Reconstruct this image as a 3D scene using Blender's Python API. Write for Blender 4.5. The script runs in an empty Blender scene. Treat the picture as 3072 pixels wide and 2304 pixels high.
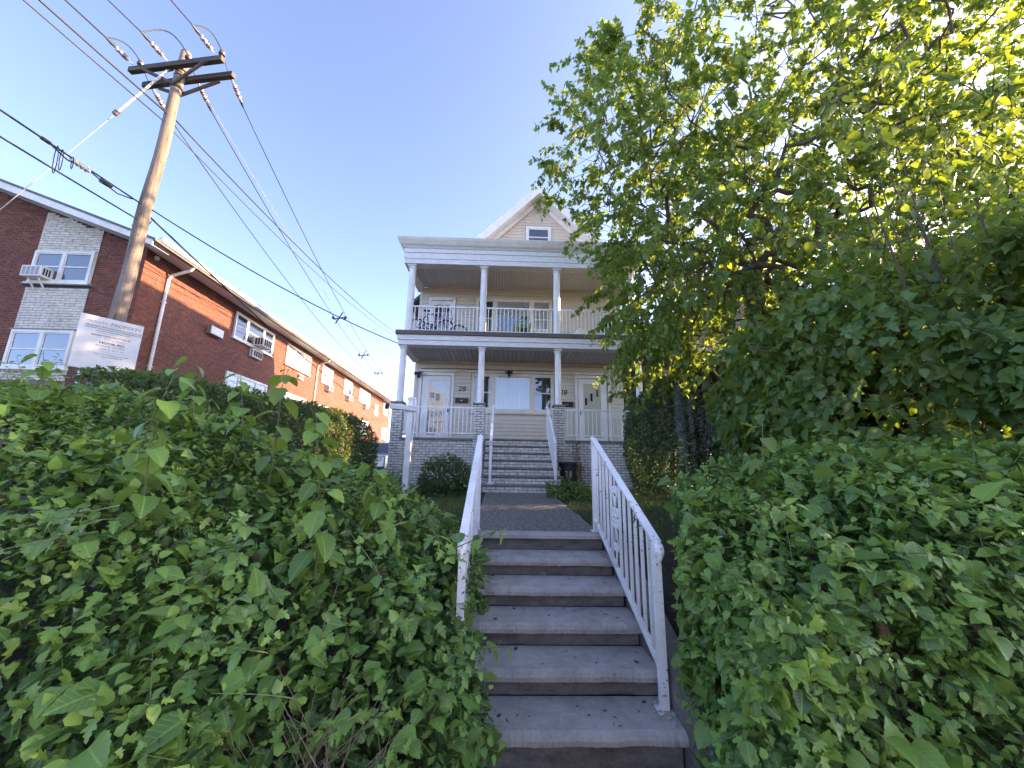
import bpy, math, random
import numpy as np
from mathutils import Vector, Matrix
rng = np.random.default_rng(11)
random.seed(5)
S = bpy.context.scene
C = S.collection
R_ = math.radians

# ------------------------------------------------------------------ camera, sky, sun, exposure
H = 1.72
def cam_axes(p, r, y):
    cy, sy = math.cos(y), math.sin(y)
    f = np.array([sy, cy, 0]); rt = np.array([cy, -sy, 0]); up = np.array([0, 0, 1.])
    f2 = f*math.cos(p) + up*math.sin(p); u2 = up*math.cos(p) - f*math.sin(p)
    return rt*math.cos(r) + u2*math.sin(r), u2*math.cos(r) - rt*math.sin(r), f2
rr, uu, ff = cam_axes(R_(11.97), R_(1.0), R_(1.45))
cd = bpy.data.cameras.new('camera'); cam = bpy.data.objects.new('camera', cd); C.objects.link(cam)
cd.sensor_width = 36; cd.lens = 36*1150/3072; cd.clip_end = 2000; cd.clip_start = 0.05
cam.matrix_world = Matrix(((rr[0], uu[0], -ff[0], 0), (rr[1], uu[1], -ff[1], 0), (rr[2], uu[2], -ff[2], H), (0, 0, 0, 1)))
S.camera = cam
SUN_AZ, SUN_EL = 78.0, 20.5
W = bpy.data.worlds.new('World'); S.world = W; W.use_nodes = True
wn = W.node_tree.nodes; wl = W.node_tree.links
sky = wn.new('ShaderNodeTexSky'); sky.sky_type = 'NISHITA'; sky.sun_disc = False
sky.sun_elevation = R_(SUN_EL); sky.sun_rotation = R_(SUN_AZ)
sky.altitude = 30; sky.air_density = 0.35; sky.dust_density = 0.7; sky.ozone_density = 4.5
bg = wn['Background']; bg.inputs['Strength'].default_value = 0.15
wl.new(sky.outputs[0], bg.inputs['Color'])
sd = bpy.data.lights.new('sun', 'SUN'); sd.energy = 2.1; sd.angle = R_(0.6); sd.color = (1.0, 0.83, 0.62)
so = bpy.data.objects.new('sun', sd); C.objects.link(so)
sdir = Vector((math.sin(R_(SUN_AZ))*math.cos(R_(SUN_EL)), math.cos(R_(SUN_AZ))*math.cos(R_(SUN_EL)), math.sin(R_(SUN_EL))))
so.rotation_euler = sdir.to_track_quat('Z', 'Y').to_euler(); so.location = sdir*60
S.view_settings.view_transform = 'Standard'; S.view_settings.look = 'None'
S.view_settings.gamma = 1; S.view_settings.use_curve_mapping = False
S.view_settings.exposure = 3.28
S.view_settings.use_white_balance = True; S.view_settings.white_balance_temperature = 9900; S.view_settings.white_balance_tint = 17   # the phone's setting for open shade
S.render.engine = 'CYCLES'
S.cycles.max_bounces = 8; S.cycles.diffuse_bounces = 5; S.cycles.glossy_bounces = 3
S.cycles.transmission_bounces = 4; S.cycles.transparent_max_bounces = 8
S.cycles.use_denoising = True

# ------------------------------------------------------------------ helpers
def link(o, parent=None):
    C.objects.link(o)
    if parent is not None: o.parent = parent
    return o
def tag(o, label=None, cat=None, group=None, kind=None):
    if label: o['label'] = label
    if cat: o['category'] = cat
    if group: o['group'] = group
    if kind: o['kind'] = kind
    return o
ROOTLOC = {}
def thing(name, label, cat, loc=(0, 0, 0), group=None, kind=None):
    o = bpy.data.objects.new(name, None); o.empty_display_size = .1
    C.objects.link(o); o.location = loc
    ROOTLOC[o] = Vector(loc)
    return tag(o, label, cat, group, kind)
def off(parent):
    return -ROOTLOC[parent] if parent in ROOTLOC else Vector((0, 0, 0))

class MB:
    def __init__(s): s.v = []; s.f = []; s.t = []
    def add(s, verts, faces, tone=None):
        b = len(s.v); s.v.extend([tuple(p) for p in verts]); s.f.extend([tuple(i+b for i in q) for q in faces])
        if tone is None: tone = 0.5
        s.t.extend([tone]*len(verts)); return s
    def box(s, x0, x1, y0, y1, z0, z1, tone=None):
        v = [(x0,y0,z0),(x1,y0,z0),(x1,y1,z0),(x0,y1,z0),(x0,y0,z1),(x1,y0,z1),(x1,y1,z1),(x0,y1,z1)]
        return s.add(v, [(0,3,2,1),(4,5,6,7),(0,1,5,4),(1,2,6,5),(2,3,7,6),(3,0,4,7)], tone)
    def obox(s, o, ax, ay, az, tone=None):   # oriented box from corner o with edge vectors
        o = Vector(o); ax = Vector(ax); ay = Vector(ay); az = Vector(az)
        v = [o, o+ax, o+ax+ay, o+ay, o+az, o+ax+az, o+ax+ay+az, o+ay+az]
        return s.add(v, [(0,3,2,1),(4,5,6,7),(0,1,5,4),(1,2,6,5),(2,3,7,6),(3,0,4,7)], tone)
    def bar(s, a, b, w, h=None, up=(0,0,1)):
        a = Vector(a); b = Vector(b); h = h or w
        d = (b-a).normalized(); u = Vector(up)
        x = d.cross(u)
        if x.length < 1e-4: x = d.cross(Vector((1,0,0)))
        x.normalize(); y = x.cross(d).normalized()
        return s.obox(a - x*w/2 - y*h/2, x*w, y*h, b-a)
    def tube(s, pts, r, n=6, cap=True):
        pts = [Vector(p) for p in pts]; k = len(pts)
        rs = r if hasattr(r, '__len__') else [r]*k
        v = []; f = []; prev = None
        for i, p in enumerate(pts):
            d = (pts[min(i+1, k-1)] - pts[max(i-1, 0)]).normalized()
            if prev is None:
                x = d.cross(Vector((0, 0, 1)))
                if x.length < .05: x = d.cross(Vector((1, 0, 0)))
            else: x = prev - d*prev.dot(d)
            x.normalize(); prev = x; y = d.cross(x)
            for j in range(n):
                a = 2*math.pi*j/n; v.append(p + (x*math.cos(a) + y*math.sin(a))*rs[i])
        for i in range(k-1):
            for j in range(n):
                a = i*n+j; b = i*n+(j+1) % n; f.append((a, b, b+n, a+n))
        if cap: f.append(tuple(range(n-1, -1, -1))); f.append(tuple(range((k-1)*n, k*n)))
        return s.add(v, f)
    def lathe(s, prof, cx, cy, n=20, flute=0.0):
        v = []; f = []
        for (r, z) in prof:
            for j in range(n):
                a = 2*math.pi*j/n; q = r*(1 - (flute if j % 2 else 0)); v.append((cx+q*math.cos(a), cy+q*math.sin(a), z))
        for i in range(len(prof)-1):
            for j in range(n):
                a = i*n+j; b = i*n+(j+1) % n; f.append((a, b, b+n, a+n))
        f.append(tuple(range(n-1, -1, -1))); f.append(tuple(range((len(prof)-1)*n, len(prof)*n)))
        return s.add(v, f)
    def prism(s, poly, vec):   # poly: list of 3d points (planar), extruded by vec
        n = len(poly); vec = Vector(vec); v = [Vector(p) for p in poly] + [Vector(p)+vec for p in poly]
        f = [tuple(range(n-1, -1, -1)), tuple(range(n, 2*n))] + [(i, (i+1) % n, n+(i+1) % n, n+i) for i in range(n)]
        return s.add(v, f)
    def torus(s, c, ax, R, r, n=20, m=6):
        c = Vector(c); ax = Vector(ax).normalized(); x = ax.orthogonal().normalized(); y = ax.cross(x)
        v = []; f = []
        for i in range(n):
            a = 2*math.pi*i/n; d = x*math.cos(a)+y*math.sin(a)
            for j in range(m):
                b = 2*math.pi*j/m; v.append(c + d*(R+r*math.cos(b)) + ax*r*math.sin(b))
        for i in range(n):
            for j in range(m):
                f.append((i*m+j, ((i+1) % n)*m+j, ((i+1) % n)*m+(j+1) % m, i*m+(j+1) % m))
        return s.add(v, f)
    def ball(s, c, rx, ry, rz, n=10, m=6):
        v = []; f = []
        for i in range(m+1):
            th = math.pi*i/m
            for j in range(n):
                a = 2*math.pi*j/n
                v.append((c[0]+rx*math.sin(th)*math.cos(a), c[1]+ry*math.sin(th)*math.sin(a), c[2]+rz*math.cos(th)))
        for i in range(m):
            for j in range(n): f.append((i*n+j, (i+1)*n+j, (i+1)*n+(j+1) % n, i*n+(j+1) % n))
        return s.add(v, f)
    def build(s, name, m, parent=None, smooth=False, bevel=0, fix=True):
        me = bpy.data.meshes.new(name); me.from_pydata(s.v, [], s.f)
        if fix:
            import bmesh
            bm = bmesh.new(); bm.from_mesh(me); bmesh.ops.recalc_face_normals(bm, faces=bm.faces); bm.to_mesh(me); bm.free()
        at = me.attributes.new('tone', 'FLOAT', 'POINT'); at.data.foreach_set('value', np.array(s.t, dtype=np.float32))
        if smooth: me.polygons.foreach_set('use_smooth', [True]*len(me.polygons))
        me.materials.append(m); me.update()
        o = bpy.data.objects.new(name, me); link(o, parent)
        if parent is not None: o.location = off(parent)
        if bevel:
            md = o.modifiers.new('bevel', 'BEVEL'); md.width = bevel; md.segments = 2; md.limit_method = 'ANGLE'
        return o

def inst(name, me, parent, loc, rot=(0, 0, 0), scale=(1, 1, 1)):
    o = bpy.data.objects.new(name, me); link(o, parent)
    o.location = Vector(loc) + off(parent); o.rotation_euler = rot; o.scale = scale
    return o

def fast_mesh(name, co, tris, attrs, m, smooth=False):
    me = bpy.data.meshes.new(name)
    co = np.ascontiguousarray(co, dtype=np.float32); tris = np.ascontiguousarray(tris, dtype=np.int32)
    me.vertices.add(len(co)); me.vertices.foreach_set('co', co.ravel())
    me.loops.add(tris.size); me.loops.foreach_set('vertex_index', tris.ravel())
    me.polygons.add(len(tris)); me.polygons.foreach_set('loop_start', np.arange(0, tris.size, 3, dtype=np.int32))
    for k, a in attrs.items():
        a = np.ascontiguousarray(a, dtype=np.float32)
        if a.ndim == 1:
            at = me.attributes.new(k, 'FLOAT', 'POINT'); at.data.foreach_set('value', a)
        else:
            at = me.attributes.new(k, 'FLOAT_VECTOR', 'POINT'); at.data.foreach_set('vector', a.ravel())
    me.update(calc_edges=True)
    if smooth: me.polygons.foreach_set('use_smooth', np.ones(len(tris), dtype=bool))
    me.materials.append(m); me.validate()
    return me

# ------------------------------------------------------------------ materials
def nodes_of(name):
    m = bpy.data.materials.new(name); m.use_nodes = True
    nt = m.node_tree; return m, nt, nt.nodes, nt.links, nt.nodes['Principled BSDF']
def noise(nt, scale, detail=4, rough=.6, coord='Object', stretch=None, dist=0):
    tc = nt.nodes.new('ShaderNodeTexCoord'); n = nt.nodes.new('ShaderNodeTexNoise')
    n.inputs['Scale'].default_value = scale; n.inputs['Detail'].default_value = detail; n.inputs['Roughness'].default_value = rough
    n.inputs['Distortion'].default_value = dist
    if stretch:
        mp = nt.nodes.new('ShaderNodeMapping'); mp.inputs['Scale'].default_value = stretch
        nt.links.new(tc.outputs[coord], mp.inputs['Vector']); nt.links.new(mp.outputs[0], n.inputs['Vector'])
    else: nt.links.new(tc.outputs[coord], n.inputs['Vector'])
    return n.outputs['Fac']
def ramp(nt, fac, stops):
    r = nt.nodes.new('ShaderNodeValToRGB'); e = r.color_ramp.elements
    while len(e) < len(stops): e.new(.5)
    for i, (p, c) in enumerate(stops):
        e[i].position = p; e[i].color = (*c, 1) if len(c) == 3 else c
    nt.links.new(fac, r.inputs[0]); return r.outputs[0]
def mix(nt, fac, a, b, mode='MIX'):
    x = nt.nodes.new('ShaderNodeMix'); x.data_type = 'RGBA'; x.blend_type = mode
    for k, v in ((0, fac), (6, a), (7, b)):
        if hasattr(v, 'links') or hasattr(v, 'is_linked'): nt.links.new(v, x.inputs[k])
        elif k == 0: x.inputs[0].default_value = v
        else: x.inputs[k].default_value = (*v, 1)
    return x.outputs[2]
def bump(nt, p, h, strength=.3, dist=.01):
    b = nt.nodes.new('ShaderNodeBump'); b.inputs['Strength'].default_value = strength; b.inputs['Distance'].default_value = dist
    nt.links.new(h, b.inputs['Height']); nt.links.new(b.outputs[0], p.inputs['Normal'])
def math2(nt, op, a, b):
    x = nt.nodes.new('ShaderNodeMath'); x.operation = op
    for i, v in enumerate((a, b)):
        if hasattr(v, 'is_linked'): nt.links.new(v, x.inputs[i])
        else: x.inputs[i].default_value = v
    return x.outputs[0]
def dirty(name, base, dark, rough=.6, scale=6, amount=.5, bscale=60, bstr=.15, stretch=None, spec=.4, world=False):
    """a paint or stone: base colour with worn, dirtier patches and fine relief"""
    m, nt, n, l, p = nodes_of(name)
    f = noise(nt, scale, 6, .65, stretch=stretch); f2 = noise(nt, scale*7, 3, .6, stretch=stretch)
    s = math2(nt, 'ADD', math2(nt, 'MULTIPLY', f, .7), math2(nt, 'MULTIPLY', f2, .3))
    col = ramp(nt, s, [(.5-.22*amount-.05, dark), (.5+.12, base)])
    l.new(col, p.inputs['Base Color']); p.inputs['Roughness'].default_value = rough
    p.inputs['Specular IOR Level'].default_value = spec
    bump(nt, p, noise(nt, bscale, 4, .6, stretch=stretch), bstr, .004)
    return m
def pieces(name, cols, dark, rough=.8, stain=.5, bstr=.3):
    """bricks, boards: colour differs piece by piece, through the tone attribute or the object's random number"""
    m, nt, n, l, p = nodes_of(name)
    at = n.new('ShaderNodeAttribute'); at.attribute_name = 'tone'
    oi = n.new('ShaderNodeObjectInfo')
    t = math2(nt, 'FRACT', math2(nt, 'ADD', at.outputs['Fac'], oi.outputs['Random']), 0)
    k = len(cols)
    col = ramp(nt, t, [(i/(k-1), c) for i, c in enumerate(cols)])
    tc = n.new('ShaderNodeTexCoord')
    g = n.new('ShaderNodeNewGeometry')
    nz = n.new('ShaderNodeTexNoise'); nz.inputs['Scale'].default_value = 9; nz.inputs['Detail'].default_value = 6; l.new(g.outputs['Position'], nz.inputs['Vector'])
    f = ramp(nt, nz.outputs['Fac'], [(.38, (0, 0, 0)), (.62, (1, 1, 1))])
    sf = math2(nt, 'MULTIPLY', f, stain)
    nz3 = n.new('ShaderNodeTexNoise'); nz3.inputs['Scale'].default_value = 1.1; nz3.inputs['Detail'].default_value = 4; l.new(g.outputs['Position'], nz3.inputs['Vector'])
    sf = math2(nt, 'MULTIPLY', sf, math2(nt, 'MULTIPLY', nz3.outputs['Fac'], 2.0))
    l.new(mix(nt, sf, col, dark), p.inputs['Base Color']); p.inputs['Roughness'].default_value = rough
    p.inputs['Specular IOR Level'].default_value = .3
    nz2 = n.new('ShaderNodeTexNoise'); nz2.inputs['Scale'].default_value = 55; nz2.inputs['Detail'].default_value = 4; l.new(g.outputs['Position'], nz2.inputs['Vector'])
    bump(nt, p, nz2.outputs['Fac'], bstr, .006)
    return m
def plain(name, col, rough=.5, metal=0, spec=.5):
    m, nt, n, l, p = nodes_of(name)
    f = noise(nt, 14, 4); c = tuple(x*.78 for x in col)
    l.new(ramp(nt, f, [(.35, c), (.6, col)]), p.inputs['Base Color'])
    p.inputs['Roughness'].default_value = rough; p.inputs['Metallic'].default_value = metal; p.inputs['Specular IOR Level'].default_value = spec
    return m
def glass_mat(name, tint=(.03, .035, .04), alpha=.16):
    m, nt, n, l, p = nodes_of(name)
    tr = n.new('ShaderNodeBsdfTransparent'); tr.inputs[0].default_value = (.95, .96, .96, 1)
    p.inputs['Base Color'].default_value = (*tint, 1); p.inputs['Roughness'].default_value = .04; p.inputs['Specular IOR Level'].default_value = .9
    ms = n.new('ShaderNodeMixShader'); ms.inputs[0].default_value = alpha
    gl = n.new('ShaderNodeBsdfGlossy'); gl.inputs['Color'].default_value = (.95, .95, .95, 1); gl.inputs['Roughness'].default_value = .03
    m2 = n.new('ShaderNodeMixShader'); m2.inputs[0].default_value = .10
    l.new(tr.outputs[0], ms.inputs[1]); l.new(p.outputs[0], ms.inputs[2]); l.new(ms.outputs[0], m2.inputs[1]); l.new(gl.outputs[0], m2.inputs[2]); l.new(m2.outputs[0], n['Material Output'].inputs['Surface'])
    b = n.new('ShaderNodeBump'); b.inputs['Strength'].default_value = .04; b.inputs['Distance'].default_value = .02; l.new(noise(nt, 2.5, 2), b.inputs['Height']); l.new(b.outputs[0], p.inputs['Normal']); l.new(b.outputs[0], gl.inputs['Normal'])
    return m
def leaf_mat(name, cols, trans, tfac=.38, rough=.42, vein=.5, spec=.45):
    """leaf attribute: x across the blade (-1..1), y along it (0..1), z tone"""
    m, nt, n, l, p = nodes_of(name)
    at = n.new('ShaderNodeAttribute'); at.attribute_name = 'leaf'
    sp = n.new('ShaderNodeSeparateXYZ'); l.new(at.outputs['Vector'], sp.inputs[0])
    u, v, t = sp.outputs
    k = len(cols); col = ramp(nt, t, [(i/(k-1), c) for i, c in enumerate(cols)])
    au = math2(nt, 'ABSOLUTE', u, 0)
    w = math2(nt, 'SINE', math2(nt, 'MULTIPLY', math2(nt, 'SUBTRACT', v, math2(nt, 'MULTIPLY', au, .32)), 44), 0)
    side = math2(nt, 'GREATER_THAN', w, .86)
    midr = math2(nt, 'LESS_THAN', au, .045)
    vv = math2(nt, 'MAXIMUM', midr, math2(nt, 'MULTIPLY', side, .55))
    light = tuple(min(1, c*1.7+.015) for c in cols[k//2])
    g = n.new('ShaderNodeNewGeometry')
    nz = n.new('ShaderNodeTexNoise'); nz.inputs['Scale'].default_value = 30; nz.inputs['Detail'].default_value = 3; l.new(g.outputs['Position'], nz.inputs['Vector'])
    c2 = mix(nt, math2(nt, 'MULTIPLY', nz.outputs['Fac'], .3), col, tuple(c*.55 for c in cols[0]))
    c3 = mix(nt, math2(nt, 'MULTIPLY', vv, vein), c2, light)
    bk = mix(nt, math2(nt, 'MULTIPLY', g.outputs['Backfacing'], .45), c3, (.13, .19, .10))
    l.new(bk, p.inputs['Base Color']); p.inputs['Roughness'].default_value = rough; p.inputs['Specular IOR Level'].default_value = spec
    bump(nt, p, math2(nt, 'SUBTRACT', nz.outputs['Fac'], vv), .35, .004)
    tb = n.new('ShaderNodeBsdfTranslucent'); tcol = ramp(nt, t, [(0, trans[0]), (1, trans[1])]); 
    l.new(mix(nt, math2(nt, 'MULTIPLY', vv, .6), tcol, tuple(c*.45 for c in trans[0])), tb.inputs[0])
    ms = n.new('ShaderNodeMixShader'); ms.inputs[0].default_value = tfac
    l.new(p.outputs[0], ms.inputs[1]); l.new(tb.outputs[0], ms.inputs[2]); l.new(ms.outputs[0], n['Material Output'].inputs['Surface'])
    return m

M = {}
M['siding'] = pieces('beige vinyl siding', [(.62, .555, .485), (.66, .595, .52), (.64, .575, .50)], (.48, .43, .37), .55, .3, .05)
M['trim'] = dirty('white painted trim', (.80, .80, .80), (.62, .62, .62), .45, 3, .6, 40, .05)
M['trimw'] = dirty('weathered white trim', (.78, .78, .78), (.52, .51, .50), .55, 5, .8, 50, .15, stretch=(1, 1, 6))
M['frame'] = dirty('cream window frame', (.72, .68, .62), (.58, .54, .49), .5, 5, .5)
def enamel():
    m, nt, n, l, p = nodes_of('chipped white enamel')
    f = noise(nt, 3, 5, .6); c = ramp(nt, f, [(.35, (.66, .65, .64)), (.55, (.80, .80, .82))])
    ch = noise(nt, 34, 4, .6); big = noise(nt, 3.3, 3, .5)
    k = math2(nt, 'ADD', math2(nt, 'MULTIPLY', ch, .6), math2(nt, 'MULTIPLY', big, .4))
    c = mix(nt, ramp(nt, k, [(.610, (0, 0, 0)), (.622, (1, 1, 1))]), c, (.30, .27, .25))
    c = mix(nt, ramp(nt, k, [(.632, (0, 0, 0)), (.645, (1, 1, 1))]), c, (.13, .07, .045))
    l.new(c, p.inputs['Base Color']); p.inputs['Roughness'].default_value = .38; bump(nt, p, k, .25, .004); return m
M['wpaint'] = enamel()
M['ceil'] = pieces('grey painted beadboard', [(.50, .485, .49), (.57, .55, .555), (.46, .445, .45)], (.33, .315, .31), .6, .5, .1)
M['soffit'] = pieces('pale vinyl soffit', [(.62, .61, .62), (.67, .66, .67), (.64, .63, .64)], (.5, .5, .5), .5, .3, .05)
M['deck'] = dirty('weathered deck board', (.16, .13, .115), (.06, .05, .045), .85, 8, .8, 60, .4, stretch=(.4, 4, 4))
M['stone'] = dirty('grey stone cap', (.24, .225, .21), (.11, .10, .095), .8, 7, .8, 70, .4)
M['wbrick'] = pieces('white glazed brick', [(.70, .68, .65), (.76, .74, .71), (.63, .60, .56), (.78, .76, .73), (.72, .69, .65)], (.34, .29, .24), .6, .45, .25)
M['dmort'] = dirty('dark mortar', (.085, .08, .075), (.05, .045, .042), .95, 10, .7, 90, .4)
M['rbrick'] = pieces('red brick', [(.20, .052, .032), (.255, .074, .040), (.15, .042, .032), (.225, .060, .036), (.28, .088, .046)], (.085, .030, .028), .8, .65, .35)
M['lmort'] = dirty('pale mortar', (.26, .19, .165), (.17, .12, .105), .95, 8, .7, 90, .4)
M['pbrick'] = pieces('pale rough brick', [(.66, .60, .52), (.72, .66, .58), (.60, .55, .48), (.69, .63, .55)], (.34, .30, .25), .85, .45, .5)
M['gutter'] = dirty('white gutter metal', (.76, .74, .70), (.58, .55, .5), .4, 2, .4)
M['shingle'] = dirty('grey roof shingle', (.15, .15, .16), (.08, .08, .085), .9, 12, .7, 80, .5)
M['glass'] = glass_mat('window glass')
M['glassd'] = glass_mat('dark window glass', (.02, .03, .045), .7)
M['blind'] = dirty('off-white curtain', (.82, .81, .78), (.72, .71, .68), .8, 2, .5)
M['dark'] = dirty('near-black unlit depth', (.045, .045, .05), (.02, .02, .022), .9, 2, .5)  # darkness of unlit rooms, vents and board gaps put into the colour
M['black'] = plain('black plastic', (.022, .022, .026), .45)
M['blackm'] = plain('black metal', (.03, .03, .032), .4)
M['navy'] = plain('dark navy plastic', (.012, .016, .045), .45)
M['blue'] = plain('blue plastic', (.03, .07, .42), .35)
M['green'] = plain('green plastic', (.10, .26, .13), .4)
M['red'] = plain('red fabric', (.42, .03, .03), .8)
M['greyf'] = plain('grey fabric', (.34, .35, .36), .85)
M['chalk'] = plain('white hand paint', (.62, .62, .62), .8)
M['steel'] = plain('galvanised steel', (.42, .42, .43), .4, .7)
M['tyre'] = plain('tyre rubber', (.018, .018, .018), .7)
M['wood'] = None
def wood():
    m, nt, n, l, p = nodes_of('weathered pole wood')
    f = noise(nt, 9, 6, .7, stretch=(1, 1, .06)); f2 = noise(nt, 40, 3, .6, stretch=(1, 1, .04)); f3 = noise(nt, 26, 2, .5, stretch=(1, 1, .6))
    s = math2(nt, 'ADD', math2(nt, 'MULTIPLY', f, .65), math2(nt, 'MULTIPLY', f2, .35))
    c = ramp(nt, s, [(.36, (.045, .036, .031)), (.47, (.145, .118, .098)), (.6, (.235, .195, .165))])
    c = mix(nt, ramp(nt, f3, [(.66, (0, 0, 0)), (.72, (1, 1, 1))]), c, (.045, .035, .03))
    l.new(c, p.inputs['Base Color']); p.inputs['Roughness'].default_value = .85; bump(nt, p, s, .6, .02); return m
M['wood'] = wood()
M['arm'] = dirty('dark creosote timber', (.10, .085, .075), (.04, .034, .03), .85, 10, .8, 50, .4, stretch=(.15, 1, 1))
M['porc'] = plain('brown glazed porcelain', (.14, .09, .085), .2)
M['porcw'] = plain('pale polymer insulator', (.62, .58, .55), .3)
M['wire'] = plain('black cable', (.018, .018, .022), .6)
M['alu'] = plain('bare aluminium wire', (.30, .30, .32), .7, 0)
M['rod'] = plain('fibreglass rod', (.62, .58, .50), .4)
M['sign'] = dirty('white sign board', (.60, .61, .63), (.50, .51, .53), .45, 2, .4)
M['ink'] = plain('grey sign print', (.05, .05, .06), .7)
M['inkf'] = plain('faded pink sign print', (.36, .28, .31), .7)
M['num'] = plain('black house number', (.015, .015, .015), .4)
M['bark'] = dirty('brown bark', (.13, .095, .07), (.045, .034, .026), .9, 14, .8, 50, .6, stretch=(1, 1, .3))
M['twig'] = dirty('dry brown twig', (.16, .12, .085), (.07, .05, .035), .9, 20, .6)
M['stem'] = plain('green stem', (.10, .125, .05), .6)
M['soil'] = dirty('dark garden soil', (.055, .042, .032), (.025, .02, .016), .95, 9, .8, 50, .6)
M['asphalt'] = dirty('asphalt', (.06, .06, .062), (.04, .04, .042), .9, 4, .6, 120, .5)
M['walk'] = dirty('sidewalk concrete', (.34, .33, .315), (.22, .215, .2), .9, 3, .7, 120, .4)
M['car'] = plain('silver car paint', (.45, .46, .48), .25, .5)
M['lamp'] = plain('lamp lens', (.5, .5, .48), .2)
M['nwall'] = pieces('dark grey siding', [(.07, .07, .075), (.09, .09, .095), (.08, .08, .085)], (.04, .04, .04), .7, .4, .1)
M['tan'] = pieces('tan siding', [(.26, .22, .18), (.29, .25, .20), (.27, .23, .19)], (.18, .15, .12), .7, .4, .1)

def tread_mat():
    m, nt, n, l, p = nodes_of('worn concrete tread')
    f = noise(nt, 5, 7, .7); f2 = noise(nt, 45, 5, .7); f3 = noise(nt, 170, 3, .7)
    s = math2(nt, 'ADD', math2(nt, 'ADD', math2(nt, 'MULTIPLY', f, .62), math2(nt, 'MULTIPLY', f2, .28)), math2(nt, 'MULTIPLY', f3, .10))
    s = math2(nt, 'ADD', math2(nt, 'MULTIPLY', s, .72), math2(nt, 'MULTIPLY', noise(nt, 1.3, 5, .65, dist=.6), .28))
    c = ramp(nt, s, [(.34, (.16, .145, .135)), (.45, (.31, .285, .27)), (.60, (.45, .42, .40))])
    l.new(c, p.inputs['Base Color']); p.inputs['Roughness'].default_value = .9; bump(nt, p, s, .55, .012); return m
M['tread'] = tread_mat()
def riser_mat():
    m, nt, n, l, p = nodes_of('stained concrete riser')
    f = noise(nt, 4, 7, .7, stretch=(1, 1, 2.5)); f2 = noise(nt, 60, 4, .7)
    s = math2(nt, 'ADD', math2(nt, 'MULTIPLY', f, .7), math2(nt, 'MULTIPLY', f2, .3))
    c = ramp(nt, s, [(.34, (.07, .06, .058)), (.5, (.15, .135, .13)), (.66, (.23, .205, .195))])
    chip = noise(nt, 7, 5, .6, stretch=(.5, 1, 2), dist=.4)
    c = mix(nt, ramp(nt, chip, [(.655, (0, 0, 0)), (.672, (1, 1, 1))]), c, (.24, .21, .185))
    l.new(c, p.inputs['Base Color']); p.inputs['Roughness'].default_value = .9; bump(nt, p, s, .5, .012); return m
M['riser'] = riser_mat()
def aggregate():
    m, nt, n, l, p = nodes_of('exposed aggregate')
    tc = n.new('ShaderNodeTexCoord'); vo = n.new('ShaderNodeTexVoronoi'); vo.inputs['Scale'].default_value = 75; l.new(tc.outputs['Object'], vo.inputs['Vector'])
    sx = n.new('ShaderNodeSeparateXYZ'); l.new(vo.outputs['Color'], sx.inputs[0])
    c = ramp(nt, sx.outputs[0], [(0, (.12, .11, .105)), (.4, (.27, .25, .235)), (.75, (.42, .39, .36)), (1, (.62, .58, .54))])
    e = ramp(nt, vo.outputs['Distance'], [(.25, (1, 1, 1)), (.62, (.25, .25, .25))])
    c = mix(nt, 1.0, c, e, 'MULTIPLY')
    c = mix(nt, math2(nt, 'MULTIPLY', noise(nt, 2.5, 5), .3), c, (.12, .11, .10))
    l.new(c, p.inputs['Base Color']); p.inputs['Roughness'].default_value = .8; bump(nt, p, vo.outputs['Distance'], -.6, .012); return m
M['agg'] = aggregate()

# leaf materials: dark old leaves to light young ones along the tone; the bush's tone also holds painted light
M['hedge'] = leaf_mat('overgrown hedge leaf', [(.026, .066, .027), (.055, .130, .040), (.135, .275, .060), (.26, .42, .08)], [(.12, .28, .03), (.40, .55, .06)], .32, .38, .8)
M['privet'] = leaf_mat('clipped hedge leaf', [(.022, .048, .020), (.042, .090, .030), (.075, .14, .038), (.14, .21, .05)], [(.14, .24, .03), (.38, .48, .05)], .30)
M['treeleaf'] = leaf_mat('tree leaf', [(.055, .115, .034), (.090, .18, .044), (.13, .235, .054), (.19, .27, .06)], [(.24, .40, .045), (.55, .64, .07)], .47, .45)
M['mulb'] = leaf_mat('large mulberry leaf', [(.042, .098, .036), (.070, .152, .044), (.115, .215, .052), (.18, .28, .065)], [(.22, .38, .04), (.50, .58, .05)], .38)
M['ivy'] = leaf_mat('dark ivy leaf', [(.016, .040, .018), (.026, .060, .024), (.042, .085, .030), (.06, .11, .03)], [(.05, .13, .02), (.14, .26, .04)], .18)
M['cedar'] = leaf_mat('blue-grey needle tuft', [(.13, .18, .175), (.18, .23, .22), (.24, .28, .26)], [(.05, .09, .06), (.1, .15, .11)], .15, vein=0)
M['grass'] = leaf_mat('lawn grass blade', [(.04, .085, .022), (.065, .125, .032), (.10, .16, .045), (.16, .18, .075)], [(.16, .26, .04), (.30, .38, .06)], .3, .6, vein=.1)
M['deadleaf'] = plain('dead brown leaf', (.11, .05, .032), .85)

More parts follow.
